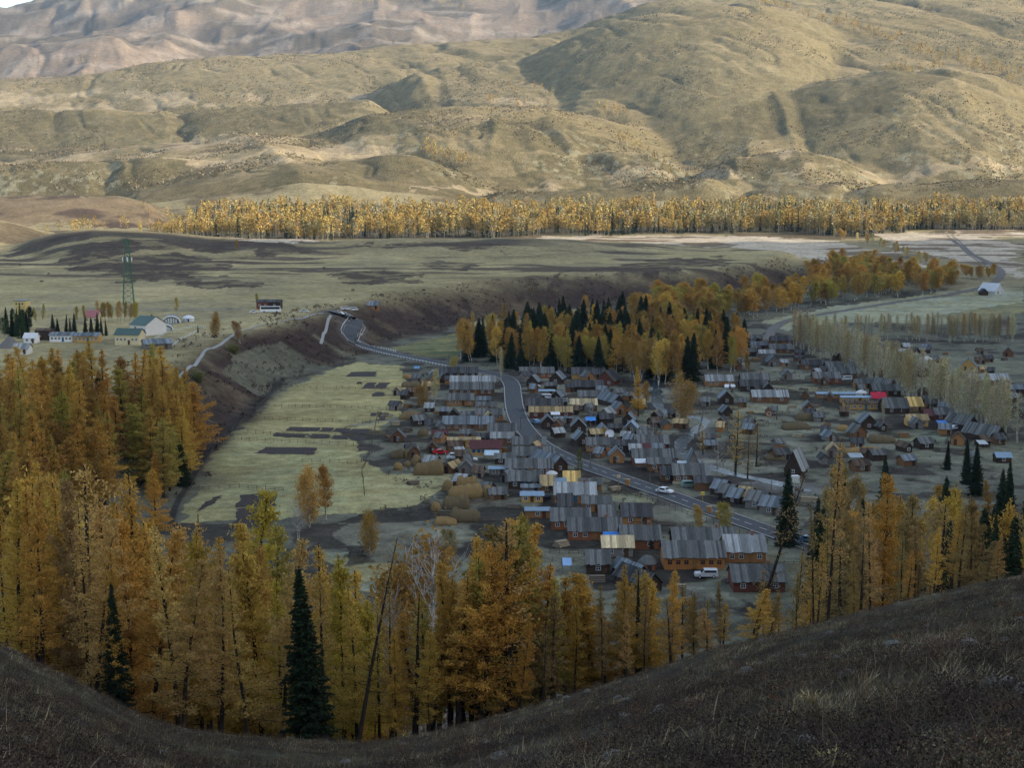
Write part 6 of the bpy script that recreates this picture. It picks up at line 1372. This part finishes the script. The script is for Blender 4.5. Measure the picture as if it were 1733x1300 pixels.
# visitors on the boardwalk
def person(px, py, jacket, trousers, yaw, label):
    p = at1(px, py); t = empty("person", (p[0], p[1], p[2] + .4), R(yaw), label, 'person', 'people walking on the boardwalk')
    def skin(nm, V, E, RD, c, par):
        me = bpy.data.meshes.new(nm); me.from_pydata(V, E, []); me.materials.append(M['paint']); o = link(nm, me, par, color=c); o.modifiers.new("skin", 'SKIN')
        for v, r in zip(me.skin_vertices[0].data, RD): v.radius = (r, r * .8)
        me.skin_vertices[0].data[0].use_root = True; s_ = o.modifiers.new("sub", 'SUBSURF'); s_.levels = 1; s_.render_levels = 1; return o
    V = [(0,0,.92),(0,0,1.15),(0,0,1.40),(0,0,1.50),(0,.01,1.62),(0,.01,1.74),(.10,0,.86),(.13,-.10,.48),(.13,.02,.05),(.13,-.12,.03),(-.10,0,.86),(-.13,.10,.48),(-.13,.22,.08),(-.13,.10,.04),(.20,0,1.38),(.26,.08,1.10),(.25,-.04,.86),(-.20,0,1.38),(-.26,-.06,1.10),(-.25,-.16,.88)]
    E = [(0,1),(1,2),(2,3),(3,4),(4,5),(0,6),(6,7),(7,8),(8,9),(0,10),(10,11),(11,12),(12,13),(2,14),(14,15),(15,16),(2,17),(17,18),(18,19)]
    RD = [.13,.12,.15,.06,.10,.08,.09,.065,.045,.04,.09,.065,.045,.04,.07,.05,.04,.07,.05,.04]
    b_ = skin("body", V, E, RD, (.45, .27, .19), t)
    k = [0,1,2,14,15,17,18]; m_ = {j: i for i, j in enumerate(k)}; skin("jacket", [V[j] for j in k], [(m_[a], m_[c]) for a, c in E if a in m_ and c in m_], [RD[j] * 1.25 for j in k], jacket, t)
    k = [0,6,7,8,10,11,12]; m_ = {j: i for i, j in enumerate(k)}; skin("trousers", [V[j] for j in k], [(m_[a], m_[c]) for a, c in E if a in m_ and c in m_], [RD[j] * 1.2 for j in k], trousers, t)
    MB().lathe([(.115, 1.60), (.12, 1.68), (.09, 1.78), (.02, 1.81)], 10, .9, 1).build("hair", M['paint'], t, (.02, .015, .012))
for a in [(452,550,(.5,.12,.03),(.03,.03,.05),80,'person in an orange jacket at the left end of the boardwalk'),(470,547,(.05,.05,.06),(.04,.04,.05),95,'person in black near the left end of the boardwalk'),(498,542,(.4,.03,.03),(.03,.03,.04),-80,'person in a red jacket midway on the boardwalk'),(512,540,(.6,.6,.58),(.05,.05,.06),90,'person in a white jacket midway on the boardwalk'),(524,539,(.06,.12,.3),(.04,.04,.05),-95,'person in a blue jacket near the stairway top'),(537,536,(.08,.08,.08),(.1,.1,.12),60,'person in grey at the stairway top')]: person(*a)
# -- brushwood on the banks and between the yards
def clear_of(X, Y, d):
    k = np.ones(len(X), bool)
    for a, c, _ in taken: k &= (X - a) ** 2 + (Y - c) ** 2 > d * d
    return k & (poly_dist(X, Y, ROAD[::4]) > 6.5)
n = 26000; Y = 380 + 1000 * rng.random(n); X = rng.uniform(-190, 340, n); bd = bank_d(X, Y); k = (bd > -3) & (bd < 52) & (fbm(X / 22., Y / 22., 3, 801) > .44) & (poly_dist(X, Y, ROAD[::4]) > 6) & (poly_dist(X, Y, BOARD[::3]) > 3); X, Y = X[k], Y[k]; n = len(X)
SCR = np.array([(.055, .037, .031), (.075, .049, .035), (.045, .032, .028), (.12, .085, .05), (.10, .06, .035)])
mass("bank_brushwood", X, Y, rng.uniform(.5, 1.7, n), np.zeros(n, int), SCR[rng.choice(5, n, p=[.34, .22, .24, .12, .08])], 16, .75, "purple brown brushwood covering the terrace banks", "brushwood", False, 21, .16, .05)
n = 16000; q = np.array([at1(640, 720)[:2], at1(1733, 600)[:2]]); Y = 235 + 620 * rng.random(n); X = rng.uniform(-75, 290, n)
k = inpoly(X, Y, VILLAGE) & (fbm(X / 16., Y / 16., 4, 803) > .53) & clear_of(X, Y, 7.5) & (poly_dist(X, Y, RIVER[::3]) > 4); X, Y = X[k], Y[k]; n = len(X)
mass("yard_brushwood", X, Y, rng.uniform(.3, 1.5, n), np.zeros(n, int), np.array([(.10, .075, .05), (.075, .06, .045), (.15, .115, .07), (.11, .10, .055)])[rng.choice(4, n)], 16, .8, "low brown weeds and brushwood between the yards", "brushwood", False, 22, .15, .05)
n = 90000; az = rng.uniform(-.385, .385, n); Y = 1 / rng.uniform(1 / 5200., 1 / 2240., n); X = az * Y
d_ = fbm(X / 120., Y / 120., 4, 811); k = (d_ > .47) & (rng.random(n) < .10 + .9 * sstep(.47, .65, d_)); X, Y = X[k], Y[k]; n = len(X)
mass("mountain_scrub", X, Y, rng.uniform(1.0, 2.6, n) * (1 + Y / 9000), np.zeros(n, int), np.array([(.12, .105, .055), (.15, .125, .07), (.09, .075, .05), (.36, .33, .24), (.20, .16, .09)])[rng.choice(5, n, p=[.3, .25, .2, .12, .13])], 5, .8, "dark scrub and pale rocks dotted over the mountain slopes", "scrub", False, 41, .30, .05)
# ------------------------------------------------------------------ dry grass and heath on the hillside
def scatter(n, ymax=150.):
    r = rng.random(n); Y = 9 + (ymax - 9) * r ** 1.25; az = rng.uniform(-.40, .40, n); X = az * Y
    ed = np.interp(az, AZG, EDGE_EL); Ye = np.interp(az, [-.4, -.2, 0, .2, .4], [112, 116, 112, 120, 140]); k = Y < Ye + 6
    return X[k], Y[k]
def tufts(name, n, hgt, wid, blades, tones, label, cat, lean=.45, seed=3, thr=None):
    X, Y = scatter(n); r = np.random.default_rng(seed)
    if thr is not None:
        k = fbm(X / 2.6, Y / 3.4, 4, seed + 50) > thr; X, Y = X[k], Y[k]
    n = len(X); m = n * blades; ti = np.repeat(np.arange(n), blades); Z = hz(X, Y)
    sp = .16 + .0009 * Y[ti]; B = np.stack([X[ti] + r.normal(size=m) * sp, Y[ti] + r.normal(size=m) * sp, Z[ti] - .03], 1); B[:, 2] = hz(B[:, 0], B[:, 1]) - .03
    hh = hgt * r.uniform(.5, 1.25, m) * r.uniform(.6, 1.3, n)[ti]; a = r.uniform(0, 6.283, m); ln = lean * r.random(m)
    T = B + np.stack([np.cos(a) * ln * hh, np.sin(a) * ln * hh, hh], 1); Mi = B * .5 + T * .5 + np.stack([0 * hh, 0 * hh, hh * .12], 1)
    b = a + 1.57 + r.normal(size=m) * .5; w = wid * (1 + Y[ti] / 55.); wv = np.stack([np.cos(b) * w, np.sin(b) * w, 0 * w], 1)
    V = np.stack([B - wv, B + wv, Mi + wv * .8, T], 1).reshape(-1, 3)
    tn = np.array(tones); c = tn[r.integers(0, len(tn), n)][ti] * r.uniform(.7, 1.3, (m, 1)) * np.where(fbm(X / 8., Y / 8., 3, 61)[ti] > .52, 1.15, .8)[:, None]
    return link(name, np_mesh(name, V, np.arange(len(V)).reshape(-1, 4), M['far'], np.repeat(c, 4, 0), smooth=False), None, kind="stuff", label=label, category=cat)
tufts("dry_grass", 44000, .11, .005, 7, [(.13, .105, .068), (.105, .085, .056), (.18, .15, .095), (.08, .066, .046)], "dry brown grass covering the hillside", "grass", 1.5, seed=3)
X, Y = scatter(13000); k = fbm(X / 2.6, Y / 3.4, 4, 55) > .49; X, Y = X[k], Y[k]; n = len(X)
mass("heath", X, Y, rng.uniform(.10, .34, n), np.zeros(n, int), np.array([(.045, .034, .030), (.06, .044, .037), (.04, .033, .026), (.085, .056, .038), (.065, .062, .04)])[rng.choice(5, n, p=[.35, .25, .2, .1, .1])], 110, 1.3, "low dark heath bushes matted over the hillside", "heath", False, 31, .046, .02)
tufts("grass_clumps", 3400, .24, .005, 24, [(.24, .20, .12), (.17, .14, .085), (.30, .25, .155), (.11, .09, .06)], "rough straw coloured grass clumps on the hillside", "grass", .95, 13)
X, Y = scatter(800); n = len(X); mass("hillside_bushes", X, Y, rng.uniform(.25, .62, n), np.zeros(n, int), np.array([(.10, .062, .045), (.13, .075, .045), (.08, .06, .045), (.12, .10, .06)])[rng.choice(4, n)], 300, .8, "small brown bushes dotted over the hillside", "bushes", False, 33, .020, .05)
X, Y = scatter(240); n = len(X); sv_ = []; sf_ = []
for x, y, z, r_ in zip(X, Y, hz(X, Y), rng.uniform(.05, .22, n)):
    b = MB().lathe([(1, -.3), (1.05, .15), (.75, .55), (.3, .72)], 7, 1, .8, .16, int(x * 97) % 9999 + 1); k0 = len(sv_); sv_ += [(x + a * r_, y + c * r_, z + d * r_) for a, c, d in b.v]; sf_ += [tuple(i + k0 for i in f) for f in b.f]
b = MB(); b.v = sv_; b.f = sf_; o = b.build("stones", M['hay'], None, (.15, .145, .13)); o['kind'] = 'stuff'; o['label'] = 'grey stones scattered over the hillside'; o['category'] = 'stones'
tufts("seed_stalks", 500, .5, .003, 2, [(.26, .21, .13), (.30, .25, .16)], "tall thin dry seed stalks on the hillside", "stalks", .25, 7)
def tuft(px, py, hpx, spread, n, tones, name, label, cat, wid=.008, grp=None, leafy=False):
    p = at1(px, py, 4.); Hh = hpx / FPX * p[1]; r = np.random.default_rng(int(px)); V = []; m = n
    a = r.uniform(0, 6.283, m); ln = spread * r.random(m) ** .6; hh = Hh * r.uniform(.45, 1.0, m); B = np.stack([np.cos(a) * ln * .25 * Hh, np.sin(a) * ln * .25 * Hh, 0 * a - .05], 1)
    if leafy:
        C = np.stack([np.cos(a) * ln * Hh * .8, np.sin(a) * ln * Hh * .8, hh * (1 - ln * .35)], 1); d = r.normal(size=(m, 3)); d /= np.linalg.norm(d, axis=1)[:, None]; e = np.cross(d, r.normal(size=(m, 3))); s = Hh * .07
        V = np.stack([C - d * s, C + e * s * .4, C + d * s, C - e * s * .4], 1)
    else:
        T = B + np.stack([np.cos(a) * ln * hh, np.sin(a) * ln * hh, hh], 1); Mi = B * .45 + T * .55 + np.stack([0 * hh, 0 * hh, hh * .16], 1); b = a + 1.57; w = np.stack([np.cos(b), np.sin(b), 0 * b], 1) * wid
        V = np.concatenate([np.stack([B - w, B + w, Mi + w * .8, Mi - w * .8], 1), np.stack([Mi - w * .8, Mi + w * .8, T + w * .1, T - w * .1], 1)])
        a = np.concatenate([a, a])
    c = np.repeat(np.array(tones)[r.integers(0, len(tones), len(V))] * r.uniform(.8, 1.2, (len(V), 1)), 4, 0); V = V.reshape(-1, 3)
    o = link(name, np_mesh(name, V, np.arange(len(V)).reshape(-1, 4), M['far'], c, smooth=False), None, label=label, category=cat); o.location = (p[0], p[1], float(hz(p[0], p[1])))
    if grp: o['group'] = grp
tuft(1412, 1297, 40, 1.0, 190, [(.50, .42, .20), (.42, .35, .16), (.34, .30, .15)], "grass_tuft", "large pale straw grass tuft at the bottom edge of the hillside", "grass tuft")
tuft(1375, 1192, 22, 1.5, 150, [(.30, .25, .12), (.25, .20, .10)], "grass_tuft", "flattened pale grass tuft on the mid hillside", "grass tuft", .012)
for px, py, s, lb in [(1695,1030,14,'rust shrub near the upper right of the hillside'),(1315,1210,16,'rust red shrub below the flattened grass tuft'),(1470,1155,18,'orange brown shrub clump on the mid hillside'),(1520,1085,14,'rust shrub under the bright golden larch'),(1460,1150,16,'tan shrub beside the orange brown clump'),(1400,1275,16,'dark red shrub behind the large straw tuft'),(1728,1050,16,'rust shrub at the right border of the hillside'),(1310,1185,12,'small rust shrub beside the flattened tuft'),(1415,1135,13,'rusty shrub on the hillside below the thin larches')]:
    tuft(px, py, s, 1.1, 420, [(.13, .058, .03), (.17, .085, .04), (.10, .045, .028)], "heath_shrub", lb, "shrub", grp="rust shrubs on the hillside", leafy=True)
# ------------------------------------------------------------------ air
b = MB().box(-9000, 9000, -3000, 9600, -60, 1900)
hm = bpy.data.materials.new("haze"); hm.use_nodes = True; ht = hm.node_tree; ht.nodes.remove(ht.nodes["Principled BSDF"])
pv = ht.nodes.new("ShaderNodeVolumePrincipled"); pv.inputs["Color"].default_value = (.42, .68, 1.0, 1); pv.inputs["Density"].default_value = 2.4e-5; pv.inputs["Anisotropy"].default_value = .2
ht.links.new(pv.outputs[0], ht.nodes["Material Output"].inputs["Volume"])
o = b.build("haze", hm); o['kind'] = 'stuff'; o['label'] = 'thin blue haze filling the valley air'; o['category'] = 'haze'
